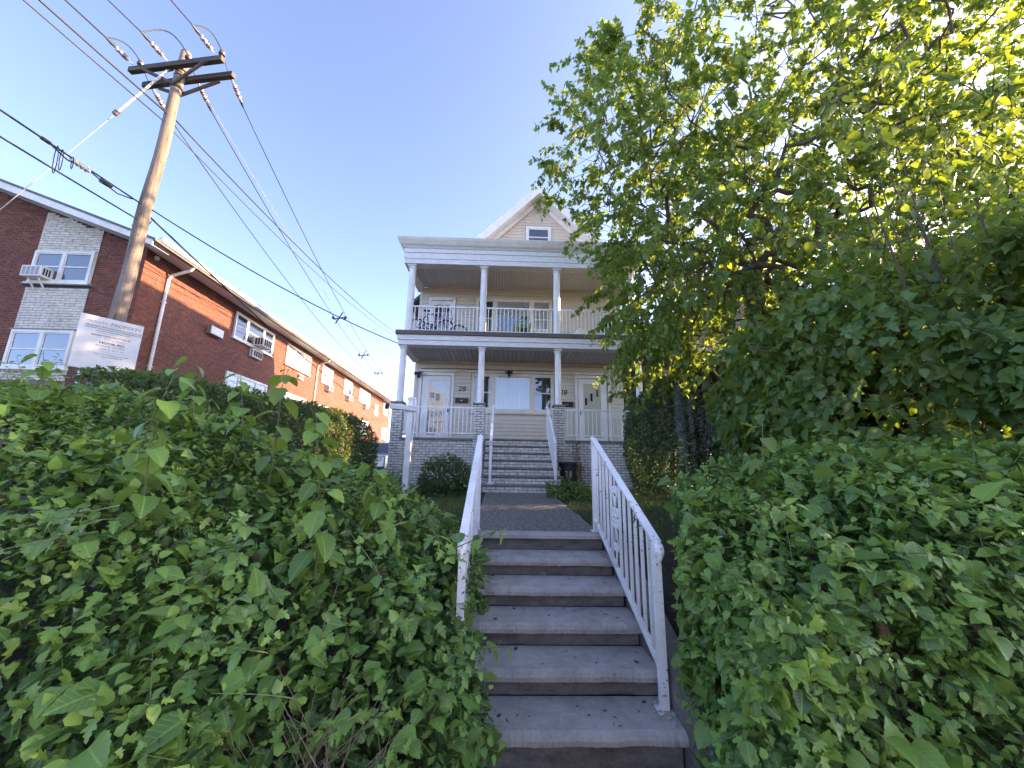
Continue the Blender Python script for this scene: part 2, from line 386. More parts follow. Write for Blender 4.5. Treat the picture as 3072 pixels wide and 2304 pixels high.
# ------------------------------------------------------------------ ground, walk, road
def ground_z(x, y):
    x = np.asarray(x, float); y = np.asarray(y, float)
    t = np.clip((y-2.0)/2.3, 0, 1); t = t*t*(3-2*t)
    z = .93*t + .15*np.clip((y-4.3)/4.7, 0, 1)
    z = z + .02*np.sin(x*2.1+y*1.3)*np.clip(y-4.5, 0, 1)*(np.abs(x-.4) > 1.0)
    st = (np.abs(x-.47) < .80) & (y < 4.75)
    z = np.where(st, np.minimum(z, -.06), z)
    pth = (np.abs(x-.47) < .80) & (y >= 4.75)
    return np.where(pth, .94 + .10*np.clip((y-4.3)/4.7, 0, 1), z) - .01
xs = np.unique(np.concatenate([np.linspace(-600, -40, 8), np.linspace(-40, -6, 18), np.arange(-6, 8.01, .2), np.array([-.34,-.32,1.26,1.28]), np.linspace(8, 40, 16), np.linspace(40, 600, 8)]))
ys = np.unique(np.concatenate([np.linspace(-600, -30, 8), np.linspace(-30, 1, 10), np.arange(1, 12.01, .2), np.linspace(12, 60, 16), np.linspace(60, 900, 8)]))
X, Y = np.meshgrid(xs, ys); Z = ground_z(X, Y)
co = np.stack([X, Y, Z], -1).reshape(-1, 3); nx = len(xs); ii = np.arange((len(ys)-1)*nx).reshape(-1, nx)[:, :-1].ravel()
tri = np.concatenate([np.stack([ii, ii+1, ii+nx+1], 1), np.stack([ii, ii+nx+1, ii+nx], 1)])
g = bpy.data.objects.new('ground', fast_mesh('ground', co, tri, {}, M['soil'])); link(g); tag(g, 'dark soil yard rising from the sidewalk to the house', kind='structure')
sw = MB()
for i in range(-14, 15):
    sw.box(i*1.5, i*1.5+1.49, -.6, 1.98, -.06, .0, random.random())
o = sw.build('sidewalk', M['walk']); tag(o, 'concrete sidewalk slabs at the foot of the steps', kind='structure')
rd = MB().box(-200, 200, -12, -.9, -.20, -.10); o = rd.build('road', M['walk']); tag(o, 'unseen road behind the sidewalk, made pale to bounce light', kind='structure')  # pale surface chosen to bounce light onto the house front
kb = MB().box(-60, 60, -.88, -.62, -.2, .0); o = kb.build('kerb', M['walk']); tag(o, 'concrete kerb between road and sidewalk', kind='structure')
dv = MB().box(-10.5, -5.2, 11.0, 44, 1.02, 1.085); o = dv.build('driveway', M['walk']); tag(o, 'concrete driveway beside the brick apartment building', kind='structure')  # pale concrete here too, for the bounced light

# ------------------------------------------------------------------ front steps and path
RIS, TR, Y6 = .165, .355, 4.42
stairs = thing('front_stairs', 'worn concrete steps climbing between the hedges', None, (.47, 3.5, 0), kind='structure')
_tab = np.random.default_rng(3).uniform(-1, 1, 4096)
def nz1(x, s):
    t = 0
    for k, (f, a) in enumerate(((2.6, .5), (7.7, .3), (19., .2))):
        q = x*f+s*37.7+k*211.3; i = int(math.floor(q)); w = q-i; w = w*w*(3-2*w); t += a*(_tab[i % 4096]*(1-w)+_tab[(i+1) % 4096]*w)
    return t*1.6
for i in range(1, 6):
    yf = Y6-(6-i)*TR; zt = RIS*i; x0, x1 = -.27, (1.17 if i == 1 else 1.155)
    n = 90; v = []; f = []
    for k in range(n+1):
        x = x0+(x1-x0)*k/n; e = .006*nz1(x*1.6, i)+.003*random.uniform(-1, 1); e2 = .006*nz1(x*2.1, i+9)+.003*random.uniform(-1, 1)
        chip = .03*max(0, nz1(x*.6, i*2.3)-.40)
        prof = [(yf+TR+.03, zt), (yf+.12, zt-.001), (yf+.042+chip+e, zt-.004+e2*.4), (yf+.014+chip+e, zt-.018+e2*.6), (yf+.002+e*1.2+chip*.7, zt-.040+e2*.4), (yf+.006+e, zt-.070+e2*.35), (yf+.05, zt-.080), (yf+TR+.03, zt-.080)]
        v += [(x, y, z) for y, z in prof]
    m_ = 8
    for k in range(n):
        for j in range(m_):
            a = k*m_+j; b = k*m_+(j+1) % m_; f.append((a, b, b+m_, a+m_))
    f.append(tuple(range(m_))); f.append(tuple(range(n*m_, (n+1)*m_)))
    MB().add(v, f).build('tread', M['tread'], stairs)
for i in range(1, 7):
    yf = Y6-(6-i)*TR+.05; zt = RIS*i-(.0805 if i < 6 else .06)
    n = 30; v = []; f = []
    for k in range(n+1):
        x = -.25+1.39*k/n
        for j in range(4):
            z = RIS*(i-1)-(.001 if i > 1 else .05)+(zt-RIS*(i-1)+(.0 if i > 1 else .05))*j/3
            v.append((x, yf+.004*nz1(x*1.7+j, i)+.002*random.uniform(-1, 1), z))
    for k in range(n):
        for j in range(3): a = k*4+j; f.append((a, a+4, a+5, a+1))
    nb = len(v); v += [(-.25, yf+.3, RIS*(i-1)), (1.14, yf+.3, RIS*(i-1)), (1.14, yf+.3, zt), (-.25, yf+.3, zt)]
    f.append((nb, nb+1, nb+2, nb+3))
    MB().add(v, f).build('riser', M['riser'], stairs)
ed = MB(); n = 50; v = []; f = []
for k in range(n+1):
    x = -.28+1.44*k/n; e = .006*nz1(x*1.6, 3)+.003*random.uniform(-1, 1)
    prof = [(Y6+.17+.006*nz1(x*3, 8), .995), (Y6+.03+e, .992), (Y6+.004+e, .978), (Y6+e, .945), (Y6+.04, .93), (Y6+.17, .93)]
    v += [(x, y, z) for y, z in prof]
for k in range(n):
    for j in range(6): a = k*6+j; b = k*6+(j+1) % 6; f.append((a, b, b+6, a+6))
f.append(tuple(range(6))); f.append(tuple(range(n*6, n*6+6)))
ed.add(v, f).build('landing_edge', M['tread'], stairs)
for sx, nm in ((1.16, 'right'), (-.40, 'left')):
    cb = MB(); w = .14
    cb.prism([(sx, 1.95, -.1), (sx, 1.95, .10), (sx, 2.3, .24), (sx, 4.45, 1.12), (sx, 4.62, 1.12), (sx, 4.62, -.1)], (w, 0, 0))
    cb.build('stair_curb', M['riser'], stairs, bevel=.012)
pth = MB(); v = []; f = []; n = 40
for k in range(n+1):
    y = Y6+.172+(9.02-Y6-.172)*k/n; z = .990+.125*(y-Y6)/4.58
    xr = 1.15+.02*nz1(y*1.2, 4)+.012*random.uniform(-1, 1); xl = -.32+.02*nz1(y, 2)
    v += [(xl, y, z), (xr, y, z), (xr, y, z-.08), (xl, y, z-.08)]
for k in range(n):
    for j in range(4): a = k*4+j; b = k*4+(j+1) % 4; f.append((a, b, b+4, a+4))
f.append((0, 1, 2, 3)); f.append((n*4, n*4+1, n*4+2, n*4+3))
o = pth.add(v, f).build('path', M['agg']); tag(o, 'exposed aggregate path from the steps to the porch', kind='structure')

# ------------------------------------------------------------------ bricks
def unit_brick(name, m):
    """1 x 1 x 1 brick with eased front edges; front face at y=0, body behind"""
    b = MB(); e = .06
    v = [(0,.5,0),(1,.5,0),(1,.5,1),(0,.5,1),(0,.12,0),(1,.12,0),(1,.12,1),(0,.12,1),(.02,0,e),(.98,0,e),(.98,0,1-e),(.02,0,1-e)]
    b.add(v, [(0,1,5,4),(1,2,6,5),(2,3,7,6),(3,0,4,7),(4,5,9,8),(5,6,10,9),(6,7,11,10),(7,4,8,11),(8,9,10,11)], 0.0)
    me = bpy.data.meshes.new(name); me.from_pydata(b.v, [], b.f)
    import bmesh
    bm = bmesh.new(); bm.from_mesh(me); bmesh.ops.recalc_face_normals(bm, faces=bm.faces); bm.to_mesh(me); bm.free()
    me.materials.append(m); return me
def courses(u0, u1, z0, z1, L, Hc, holes=(), joint=.01, top=None, phase=0):
    """running bond; yields (u, z, length, height); holes are (u0,u1,z0,z1); top(u) cuts the wall's upper edge"""
    out = []; k = 0; z = z0
    while z < z1-.015:
        h = min(Hc-joint, z1-z); iv = [(u0, u1)]
        for (a, b, c, d) in holes:
            if z+h > c+.005 and z < d-.005:
                nv = []
                for (p, q) in iv:
                    if a > p: nv.append((p, min(q, a)))
                    if b < q: nv.append((max(p, b), q))
                iv = [w for w in nv if w[1]-w[0] > .02]
        for (p, q) in iv:
            u = u0+((k+phase) % 2)*(L/2)-L
            while u < q:
                a = max(u, p); b = min(u+L-joint, q)
                if b-a > .025 and (top is None or z+h <= top((a+b)/2)): out.append((a, z, b-a, h))
                u += L
        z += Hc; k += 1
    return out
class Wall:
    """a plane: origin o, direction d along it, outward normal n"""
    def __init__(s, o, d, n): s.o = Vector(o); s.d = Vector(d).normalized(); s.n = Vector(n).normalized(); s.rz = math.atan2(s.d.y, s.d.x)
    def at(s, u, z, out=0): return s.o + s.d*u + Vector((0, 0, z)) + s.n*out
def place_bricks(parent, me, wall, lst, depth=.05, proud=.0):
    for (u, z, L, h) in lst:
        j = random.uniform(-.0025, .0025)
        inst('brick', me, parent, wall.at(u, z, proud+j), (0, 0, wall.rz), (L, depth, h))
def mass_bricks(mb, wall, lst, depth=.025, proud=0):
    for (u, z, L, h) in lst:
        j = random.uniform(-.0025, .0025); t = random.random()
        a = wall.at(u, z, proud+j); e = .004
        d = wall.d; nn = wall.n*depth; up = Vector((0, 0, 1))
        F = [a+d*e+up*e, a+d*(L-e)+up*e, a+d*(L-e)+up*(h-e), a+d*e+up*(h-e)]
        B = [a-nn, a+d*L-nn, a+d*L+up*h-nn, a+up*h-nn]
        mb.add(F+B, [(0,1,2,3),(4,5,1,0),(5,6,2,1),(6,7,3,2),(7,4,0,3)], t)

# ------------------------------------------------------------------ windows
def text_mesh(name, body, m, parent, origin, xd, up, height=None, width=None, extrude=.002, align='CENTER', shear=0, bold=0, world=True):
    cu = bpy.data.curves.new('txt', 'FONT'); cu.body = body; cu.align_x = align; cu.extrude = .02; cu.shear = shear; cu.offset = bold; cu.resolution_u = 3
    t = bpy.data.objects.new('txt', cu); C.objects.link(t)
    dg = bpy.context.evaluated_depsgraph_get(); me = bpy.data.meshes.new_from_object(t.evaluated_get(dg))
    bpy.data.objects.remove(t); bpy.data.curves.remove(cu)
    n = len(me.vertices); co = np.empty(n*3, np.float32); me.vertices.foreach_get('co', co); co = co.reshape(-1, 3)
    w = np.ptp(co[:, 0]); h = np.ptp(co[:, 1])
    sx = sy = (height/h if height else width/w)
    if height and width: sx = width/w
    xd = np.array(xd, float); xd /= np.linalg.norm(xd); up = np.array(up, float); up /= np.linalg.norm(up); nn = np.cross(xd, up)
    P = np.array(origin)[None] + co[:, :1]*sx*xd + co[:, 1:2]*sy*up + (co[:, 2:3]/.02*extrude)*nn
    if parent in ROOTLOC: P = P + np.array(off(parent))
    me.vertices.foreach_set('co', P.astype(np.float32).ravel()); me.update(); me.materials.clear(); me.materials.append(m)
    me.name = name; o = bpy.data.objects.new(name, me); link(o, parent); return o

def window(parent, wall, u0, u1, z0, z1, lights, frame_m, glass_m, blind_m=None, sill=True, fw=.055, deep=.07, rail=True, blinds=None, mull=.07, name='window', trim=.0):
    """lights: list of relative widths; each light is a double-hung pair of sashes when rail is True (or a list of bools)"""
    f = MB()
    def pb(a, b, c, d, o0, o1, mb=f):
        mb.obox(wall.at(a, c, o0), wall.d*(b-a), wall.n*(o1-o0), (0, 0, d-c))
    pb(u0, u1, z0, z0+fw, -.02, deep); pb(u0, u1, z1-fw, z1, -.02, deep)
    pb(u0, u0+fw, z0+fw, z1-fw, -.02, deep); pb(u1-fw, u1, z0+fw, z1-fw, -.02, deep)
    tot = sum(lights); W_ = u1-u0-2*fw-mull*(len(lights)-1); u = u0+fw; cells = []
    for i, lw in enumerate(lights):
        a = u; b = u+W_*lw/tot; cells.append((a, b))
        if i < len(lights)-1: pb(b, b+mull, z0+fw, z1-fw, -.02, deep-.004)
        u = b+mull
    rails = rail if isinstance(rail, (list, tuple)) else [rail]*len(lights)
    for (a, b), rl in zip(cells, rails):
        s = .035
        pb(a, b, z0+fw, z0+fw+s, -.01, deep-.02); pb(a, b, z1-fw-s, z1-fw, -.01, deep-.015)
        pb(a, a+s, z0+fw+s, z1-fw-s, -.01, deep-.02); pb(b-s, b, z0+fw+s, z1-fw-s, -.01, deep-.02)
        if rl: zm = (z0+z1)/2; pb(a+s, b-s, zm-.02, zm+.02, -.01, deep-.017)
    w = f.build(name, frame_m, parent)
    pn = []
    for k, ((a, b), rl) in enumerate(zip(cells, rails)):
        s = .035; zz = [(z0+fw+s, (z0+z1)/2-.02), ((z0+z1)/2+.02, z1-fw-s)] if rl else [(z0+fw+s, z1-fw-s)]
        for (c, d) in zz:
            g = MB(); q = [wall.at(a+s, c, deep-.036), wall.at(b-s, c, deep-.036), wall.at(b-s, d, deep-.036), wall.at(a+s, d, deep-.036)]
            g.prism(q, -wall.n*.004); g.build('pane', glass_m, w)
        bl = (blinds[k] if blinds else 'drape')
        g = MB(); pts = []; n = 26
        lo = z0+fw+.01
        if bl == 'half': lo = z0+(z1-z0)*random.uniform(.45, .62)
        if bl != 'none':
            for i in range(n+1):
                t = a+s+(b-a-2*s)*i/n; o_ = deep-.058+ (.006*math.sin(i*1.9)+.003*math.sin(i*.7) if bl != 'flat' else 0)
                pts.append((wall.at(t, lo, o_), wall.at(t, z1-fw-.01, o_)))
            v = [p for pr in pts for p in pr]; fc = [(2*i, 2*i+2, 2*i+3, 2*i+1) for i in range(n)]
            g.add(v, fc).build('curtain', blind_m or M['blind'], w, fix=False)
        g = MB(); q = [wall.at(a, z0+fw, .001), wall.at(b, z0+fw, .001), wall.at(b, z1-fw, .001), wall.at(a, z1-fw, .001)]
        g.add(q, [(0, 1, 2, 3)]).build('unlit_room_sheet', M['dark'], w, fix=False)  # flat dark sheet in place of the unlit room behind
    if sill:
        g = MB(); g.obox(wall.at(u0-.06, z0-.05, -.02), wall.d*(u1-u0+.12), wall.n*(deep+.05), (0, 0, .048)); g.build('sill', frame_m, w)
    return w

# ------------------------------------------------------------------ the two-storey house
house = thing('two_storey_house', 'beige two-storey house with stacked front porches, white columns and a street-facing gable', 'house', (.55, 12.9, 1.1))
YW, YF = 12.9, 10.9
XL, XR = -3.02, 4.17
WF = Wall((0, YW, 0), (1, 0, 0), (0, -1, 0))
core = MB()
core.prism([(XL, YW+.02, 1.0), (XR, YW+.02, 1.0), (XR, YW+.02, 8.75), (1.24, YW+.02, 11.6), (XL, YW+.02, 7.45)], (0, 8.7, 0))
core.box(-2.5, 3.9, 21.6, 26, 1.0, 8.6)
core.build('wall', M['siding'], house)
# siding planks
def unit_plank(m):
    me = bpy.data.meshes.new('plank'); v = [(0,0,0),(1,0,0),(1,-.024,0),(0,-.024,0),(0,0,1),(1,0,1),(1,-.003,1),(0,-.003,1),(0,-.024,.05),(1,-.024,.05)]
    f = [(0,1,2,3),(3,2,9,8),(8,9,6,7),(7,6,5,4),(0,3,8,7,4),(1,5,6,9,2)]
    me.from_pydata(v, [], f); me.materials.append(m); return me
PL = unit_plank(M['siding'])
def planks(u0, u1, z0, z1, holes, ex=.125, topcut=None, yw=YW, mat_me=PL):
    k = 0; z = z0
    while z < z1-.02:
        h = min(ex, z1-z); iv = [(u0, u1)]
        for (a, b, c, d) in holes:
            if z+h > c+.01 and z < d-.01:
                nv = []
                for (p, q) in iv:
                    if a > p: nv.append((p, min(q, a)))
                    if b < q: nv.append((max(p, b), q))
                iv = [w for w in nv if w[1]-w[0] > .02]
        for (p, q) in iv:
            if topcut: p = max(p, topcut(z+h)[0]); q = min(q, topcut(z+h)[1])
            if q-p > .05: inst('siding_plank', mat_me, house, (p, yw, z), (0, 0, 0), (q-p, 1, h*.995))
        z += ex
DL, DRr = (-2.84, -1.66), (2.50, 3.72)
lowholes = [(DL[0], DL[1], 2.3, 4.82), (DRr[0], DRr[1], 2.3, 4.83), (-1.09, 1.80, 3.43, 4.90)]
planks(XL+.07, XR-.07, 2.45, 5.12, lowholes)
uphholes = [(-2.72, -1.72, 5.5, 7.58), (-1.05, 1.75, 6.0, 7.62)]
planks(XL+.07, XR-.07, 5.58, 7.94, uphholes)
planks(-2.2, XR-.05, 8.62, 11.5, [(.72, 1.72, 9.5, 10.55)], .13, topcut=lambda z: (1.24-(11.52-z), min(XR-.05, 1.24+(11.52-z))))
cp = MB()
for x in (XL, XR-.08):
    cp.box(x, x+.08, YW-.022, YW+.06, 2.44, 5.14); cp.box(x, x+.08, YW-.022, YW+.06, 5.58, 7.96)
cp.build('corner_board', M['frame'], house)
# doors
def door(u0, u1, z0, ztop, gl, gr, slab, kind):
    d = MB()
    def pb(a, b, c, e, o0, o1, mb=d): mb.obox(WF.at(a, c, o0), WF.d*(b-a), WF.n*(o1-o0), (0, 0, e-c))
    pb(u0, u0+.085, z0, ztop, 0, .05); pb(u1-.085, u1, z0, ztop, 0, .05); pb(u0+.085, u1-.085, ztop-.11, ztop, 0, .05)
    if kind != 'upper': pb(u0-.03, u1+.05, ztop+.012, ztop+.06, 0, .10)
    fr = d.build('door', M['trim'], house)
    a, b = slab; s = MB()
    pb(a, gl, z0, ztop-.13, .0, .035, s); pb(gr, b, z0, ztop-.13, .0, .035, s); pb(gl, gr, ztop-.30, ztop-.13, .0, .035, s); pb(gl, gr, z0, z0+.22, .0, .035, s)
    s.build('door_leaf', M['trim'], fr)
    q = MB(); q.prism([WF.at(gl, z0+.22, .018), WF.at(gr, z0+.22, .018), WF.at(gr, ztop-.30, .018), WF.at(gl, ztop-.30, .018)], (0, .004, 0)); q.build('pane', M['glass'] if kind != 'frost' else M['frost'], fr)
    q = MB(); q.add([WF.at(gl, z0+.2, .003), WF.at(gr, z0+.2, .003), WF.at(gr, ztop-.28, .003), WF.at(gl, ztop-.28, .003)], [(0, 1, 2, 3)]); q.build('inner_door', M['blind'] if kind != 'upper' else M['dark'], fr, fix=False)
    h = MB(); h.box(a+.03 if kind == 'frost' else b-.07, a+.07 if kind == 'frost' else b-.03, YW-.075, YW-.034, z0+.98, z0+1.10); h.build('handle', M['blackm'], fr)
    return fr
M['frost'] = dirty('frosted door glass', (.50, .52, .46), (.38, .42, .34), .25, 26, .9, 60, .6)
fr = door(DL[0], DL[1], 2.44, 4.80, -2.50, -1.94, (-2.73, -1.77), 'glass')
# etched shapes on the left door's glass
q = MB()
for (a, b, c, e) in ((-2.44, -2.30, 3.9, 4.1), (-2.26, -2.12, 3.82, 4.06)): q.box(a, b, YW-.0235, YW-.020, c, e)
q.build('window_decal', M['greyf'], fr)
q = MB(); q.tube([(-2.43, YW-.024, 2.85), (-2.47, YW-.024, 3.1), (-2.40, YW-.024, 3.35), (-2.25, YW-.024, 3.45), (-2.08, YW-.024, 3.38), (-2.0, YW-.024, 3.1), (-2.06, YW-.024, 2.85), (-2.25, YW-.024, 2.75), (-2.43, YW-.024, 2.85)], .012, 5)
q.tube([(-2.40, YW-.024, 3.5), (-2.38, YW-.024, 3.7), (-2.22, YW-.024, 3.78), (-2.06, YW-.024, 3.7), (-2.04, YW-.024, 3.5)], .010, 5); q.build('glass_ornament', M['trim'], fr)
fr = door(DRr[0], DRr[1], 2.44, 4.81, 2.78, 3.38, (2.61, 3.59), 'frost')
for (a, b, c, e) in ((2.81, 2.93, 3.74, 4.04), (3.00, 3.12, 3.88, 4.20), (3.21, 3.32, 4.04, 4.34)):
    q = MB(); q.box(a, b, YW-.030, YW-.0195, c, e); q.build('small_light', M['frame'], fr)
    q = MB(); q.box(a+.018, b-.018, YW-.0335, YW-.0302, c+.02, e-.02); q.build('small_pane', M['glassd'], fr)
fr = door(-2.70, -1.74, 5.58, 7.56, -2.50, -1.95, (-2.62, -1.82), 'upper')
q = MB()
for i in range(1, 3): q.box(-2.50+.55*i/3-.012, -2.50+.55*i/3+.012, YW-.034, YW-.023, 5.8, 7.26)
for i in range(1, 5): q.box(-2.50, -1.95, YW-.0335, YW-.0225, 5.8+1.46*i/5-.012, 5.8+1.46*i/5+.012)
q.build('muntin', M['trim'], fr)
# three-part windows
window(house, WF, -1.05, 1.76, 3.47, 4.80, [.66, 1.45, .70], M['frame'], M['glass'], rail=[True, False, True], blinds=['none', 'drape', 'none'], mull=.11, fw=.075)
q = MB(); q.box(-1.12, 1.83, YW-.10, YW-.001, 4.815, 4.88); q.box(-1.09, 1.80, YW-.07, YW-.001, 3.395, 3.465); q.build('window_head', M['frame'], house)
window(house, WF, -1.01, 1.71, 6.05, 7.56, [.66, 1.4, .70], M['frame'], M['glass'], rail=[True, False, True], blinds=['none', 'half', 'drape'], mull=.11, fw=.075)
window(house, WF, .74, 1.70, 9.62, 10.52, [1], M['trim'], M['glassd'], rail=True, blinds=['half'], fw=.09)
# 28 twice, mailboxes, lamps, conduit
text_mesh('house_number', '28', M['num'], house, (-1.385, YW-.020, 4.17), (1, 0, 0), (0, 0, 1), height=.17, width=.27, extrude=.006, shear=.15, bold=.012)
text_mesh('house_number', '28', M['num'], house, (2.09, YW-.020, 4.12), (1, 0, 0), (0, 0, 1), height=.17, width=.27, extrude=.006, shear=.15, bold=.012)
def mailbox(x, z, w, label):
    t = thing('mailbox', label, 'mailbox', (x, YW, z), group='wall mailboxes on the porch')
    b = MB(); b.prism([(x, YW-.016, z), (x, YW-.105, z+.01), (x, YW-.125, z+.15), (x, YW-.016, z+.17)], (w, 0, 0)); b.build('box', M['black'], t, bevel=.006)
    b = MB(); b.prism([(x-.012, YW-.016, z+.172), (x-.012, YW-.15, z+.145), (x-.012, YW-.15, z+.158), (x-.012, YW-.016, z+.19)], (w+.024, 0, 0)); b.build('lid', M['blackm'], t)
    b = MB(); b.box(x+w*.42, x+w*.58, YW-.128, YW-.119, z+.075, z+.1); b.build('emblem', M['steel'], t)
mailbox(-1.58, 3.74, .42, 'black wall mailbox under the 28 beside the left glass door')
mailbox(2.03, 3.69, .38, 'black wall mailbox by the frosted right door, half behind a column')
def flood(x, y, z, label):
    t = thing('flood_lamp', label, 'lamp', (x, y, z), group='twin flood lamps on the porch wall')
    b = MB(); b.ball((x, y, z), .06, .05, .06); b.build('mount', M['blackm'], t, smooth=True)
    for s in (-1, 1):
        p = MB(); d = Vector((s*.75, -.5, -.25)).normalized(); a = Vector((x, y, z))
        p.tube([a, a+d*.05, a+d*.07, a+d*.15, a+d*.17], [.015, .018, .035, .06, .062], 10); h = p.build('lamp_head', M['blackm'], t, smooth=True)
        p = MB(); p.tube([a+d*.171, a+d*.178], [.055, .05], 10); p.build('lens', M['lamp'], h)
    b = MB(); b.tube([(x, y-.03, z-.05), (x, y-.05, z-.16)], [.04, .05], 8); b.build('sensor', M['black'], t)
flood(-2.86, YW-.06, 4.76, 'black twin flood lamp at the wall corner left of the left door')
flood(.22, YW-.16, 4.84, 'black twin flood lamp above the big middle window')
q = MB(); q.tube([(-2.8, YW-.04, 4.93), (-1.9, YW-.04, 4.945), (0, YW-.11, 4.915), (1.7, YW-.11, 4.9)], .012, 6); q.build('conduit', M['deck'], house)

# porch masonry
UB = unit_brick('white_brick', M['wbrick'])
mort = MB()
mort.box(-3.11, -.47, YF+.012, YF+.25, 1.0, 2.38); mort.box(1.47, 4.18, YF+.012, YF+.25, 1.0, 2.38)
mort.box(-3.11, -2.9, YF+.25, YW, 1.0, 2.38); mort.box(3.97, 4.18, YF+.25, YW, 1.0, 2.38)
PIER = [(-3.13, -2.83), (-.80, -.49), (1.51, 1.82), (3.88, 4.20)]
for a, b in PIER: mort.box(a+.012, b-.012, YF-.008, YF+.30, 1.0, 3.40)
pw = mort.build('porch_wall', M['dmort'], house)
WP = Wall((0, YF, 0), (1, 0, 0), (0, -1, 0))
left_b = courses(-2.83, -.80, 1.12, 2.37, .21, .072)
right_b = courses(1.82, 3.88, 1.12, 2.37, .21, .072, phase=1)
pier_b = [courses(a, b, 1.12, 3.39, .21, .072) for a, b in PIER]
cand = [(WP, q, 0.0) for q in right_b+left_b]
stoop_faces = []
SX0, SX1, SY, SZ, ST, SR = -.42, 1.44, 8.98, 1.10, .29, .1914
st = MB()
for i in range(7):
    st.box(SX0+.012, SX1-.012, SY+.03+ST*i, YW-.05 if i == 6 else SY+.03+ST*(i+1)+.02, SZ-.05, SZ+SR*(i+1)-.055)
stp = st.build('stoop', M['dmort'], house)
for i in range(7):
    w = Wall((0, SY+.018+ST*i, 0), (1, 0, 0), (0, -1, 0)); z0 = SZ+SR*i+(.002 if i else .01)
    for q in courses(SX0, SX1, z0, SZ+SR*(i+1)-.056, .21, .0675, phase=i): place_bricks(stp, UB, w, [q])
    for side in (0, 1):
        ws = Wall((SX1 if side else SX0, SY+.03+ST*i, 0), (0, 1, 0), (1 if side else -1, 0, 0))
        stoop_faces += [(ws, q) for q in courses(0, ST*(7-i)-.04, z0, SZ+SR*(i+1)-.056, .21, .0675, phase=i)]
    tm = MB(); y0 = SY+ST*i-.015; y1 = SY+.03+ST*(i+1)+.01 if i < 6 else YF+.3
    n = 24; v = []; f = []
    wx = .035
    for k in range(n+1):
        x = SX0-wx+(SX1-SX0+2*wx)*k/n; e = .006*nz1(x*1.4, i+20)+.003*random.uniform(-1, 1); zt = SZ+SR*(i+1)
        pr = [(y1, zt), (y0+.02+e, zt-.001), (y0+.004+e, zt-.012), (y0+e, zt-.03), (y0+.008+e, zt-.052), (y1, zt-.054)]
        v += [(x, a, b) for a, b in pr]
    for k in range(n):
        for j in range(6): a = k*6+j; b = k*6+(j+1) % 6; f.append((a, b, b+6, a+6))
    f.append(tuple(range(6))); f.append(tuple(range(n*6, n*6+6)))
    tm.add(v, f).build('stoop_tread', M['stone'], stp)
mb = MB()
for ws, q in stoop_faces: mass_bricks(mb, ws, [q])
o = mb.build('stoop_brickwork', M['wbrick'], stp, fix=False); o['kind'] = 'stuff'
place_bricks(pw, UB, WP, (left_b+right_b)[:185])
mb = MB(); mass_bricks(mb, WP, (left_b+right_b)[185:])
for (a, b), lst in zip(PIER, pier_b):
    w = Wall((0, YF-.02, 0), (1, 0, 0), (0, -1, 0)); mass_bricks(mb, w, lst)
    for xx, nn in ((a, -1), (b, 1)):
        ws = Wall((xx, YF-.02, 0), (0, 1, 0), (nn, 0, 0)); mass_bricks(mb, ws, courses(0, .31, 1.12, 3.39, .21, .072, phase=1))
for xx, nn in ((-3.115, -1), (4.185, 1)):
    ws = Wall((xx, YF+.3, 0), (0, 1, 0), (nn, 0, 0)); mass_bricks(mb, ws, courses(0, 1.7, 1.12, 2.37, .21, .072))
o = mb.build('brickwork', M['wbrick'], pw, fix=False); o['kind'] = 'stuff'
q = MB()
for a, b in ((-2.86, -.80), (1.80, 3.90)): q.box(a, b, YF-.035, YW, 2.38, 2.44)
q.box(-3.10, -2.86, YF+.3, YW, 2.38, 2.44); q.box(3.90, 4.17, YF+.3, YW, 2.38, 2.44)
q.build('porch_floor', M['stone'], house)
for a, b in PIER:
    q = MB(); q.box(a-.03, b+.03, YF-.05, YF+.33, 3.40, 3.455); q.build('pier_cap', M['stone'], house, bevel=.008)
# columns
def column(x, y, z0, z1, r):
    q = MB(); q.lathe([(r*1.22, z0), (r*1.22, z0+.035), (r*1.05, z0+.04), (r*1.0, z0+.09), (r*.92, z1-.16), (r*.93, z1-.12), (r*1.12, z1-.10), (r*1.12, z1-.07), (r*.98, z1-.065), (r*1.0, z1-.05)], x, y, 28, .035)
    q.box(x-r*1.2, x+r*1.2, y-r*1.2, y+r*1.2, z1-.05, z1)
    q.build('column', M['trim'], house)
for x in (-2.955, -.635, 1.64, 4.055): column(x, YF+.13, 3.457, 5.14, .098)
for x in (-2.87, -.645, 1.62, 3.93): column(x, YF+.13, 5.585, 7.75, .108)
# deck edge and beams
q = MB(); q.box(-3.17, 4.24, YF-.14, YF-.06, 5.44, 5.56); q.box(-3.17, -3.10, YF-.06, YW, 5.44, 5.56); q.box(4.17, 4.24, YF-.06, YW, 5.44, 5.56); q.build('deck_edge', M['deck'], house)
q = MB(); q.box(-3.10, 4.17, YF-.06, YW, 5.5, 5.58); q.build('balcony_floor', M['deck'], house)
q = MB(); q.box(-3.10, 4.17, YF-.05, YF+.28, 5.14, 5.28); q.box(-3.12, 4.19, YF-.08, YF+.28, 5.285, 5.438)
for x in (-3.10, 3.97): q.box(x, x+.2, YF+.28, YW, 5.14, 5.44)
q.build('porch_beam', M['trimw'], house)
q = MB()
q.box(-3.10, 4.17, YF-.05, YF+.28, 7.752, 7.905); q.box(-3.115, 4.185, YF-.065, YF+.28, 7.91, 8.10); q.box(-3.13, 4.20, YF-.085, YF+.28, 8.105, 8.235)
for x in (-3.10, 3.97): q.box(x, x+.2, YF+.28, YW, 7.752, 8.235)
q.prism([(-3.16, YF-.10, 8.24), (-3.20, YF-.15, 8.30), (-3.20, YF+.3, 8.30), (-3.16, YF+.3, 8.24)], (7.42, 0, 0))
q.build('upper_beam', M['trimw'], house)
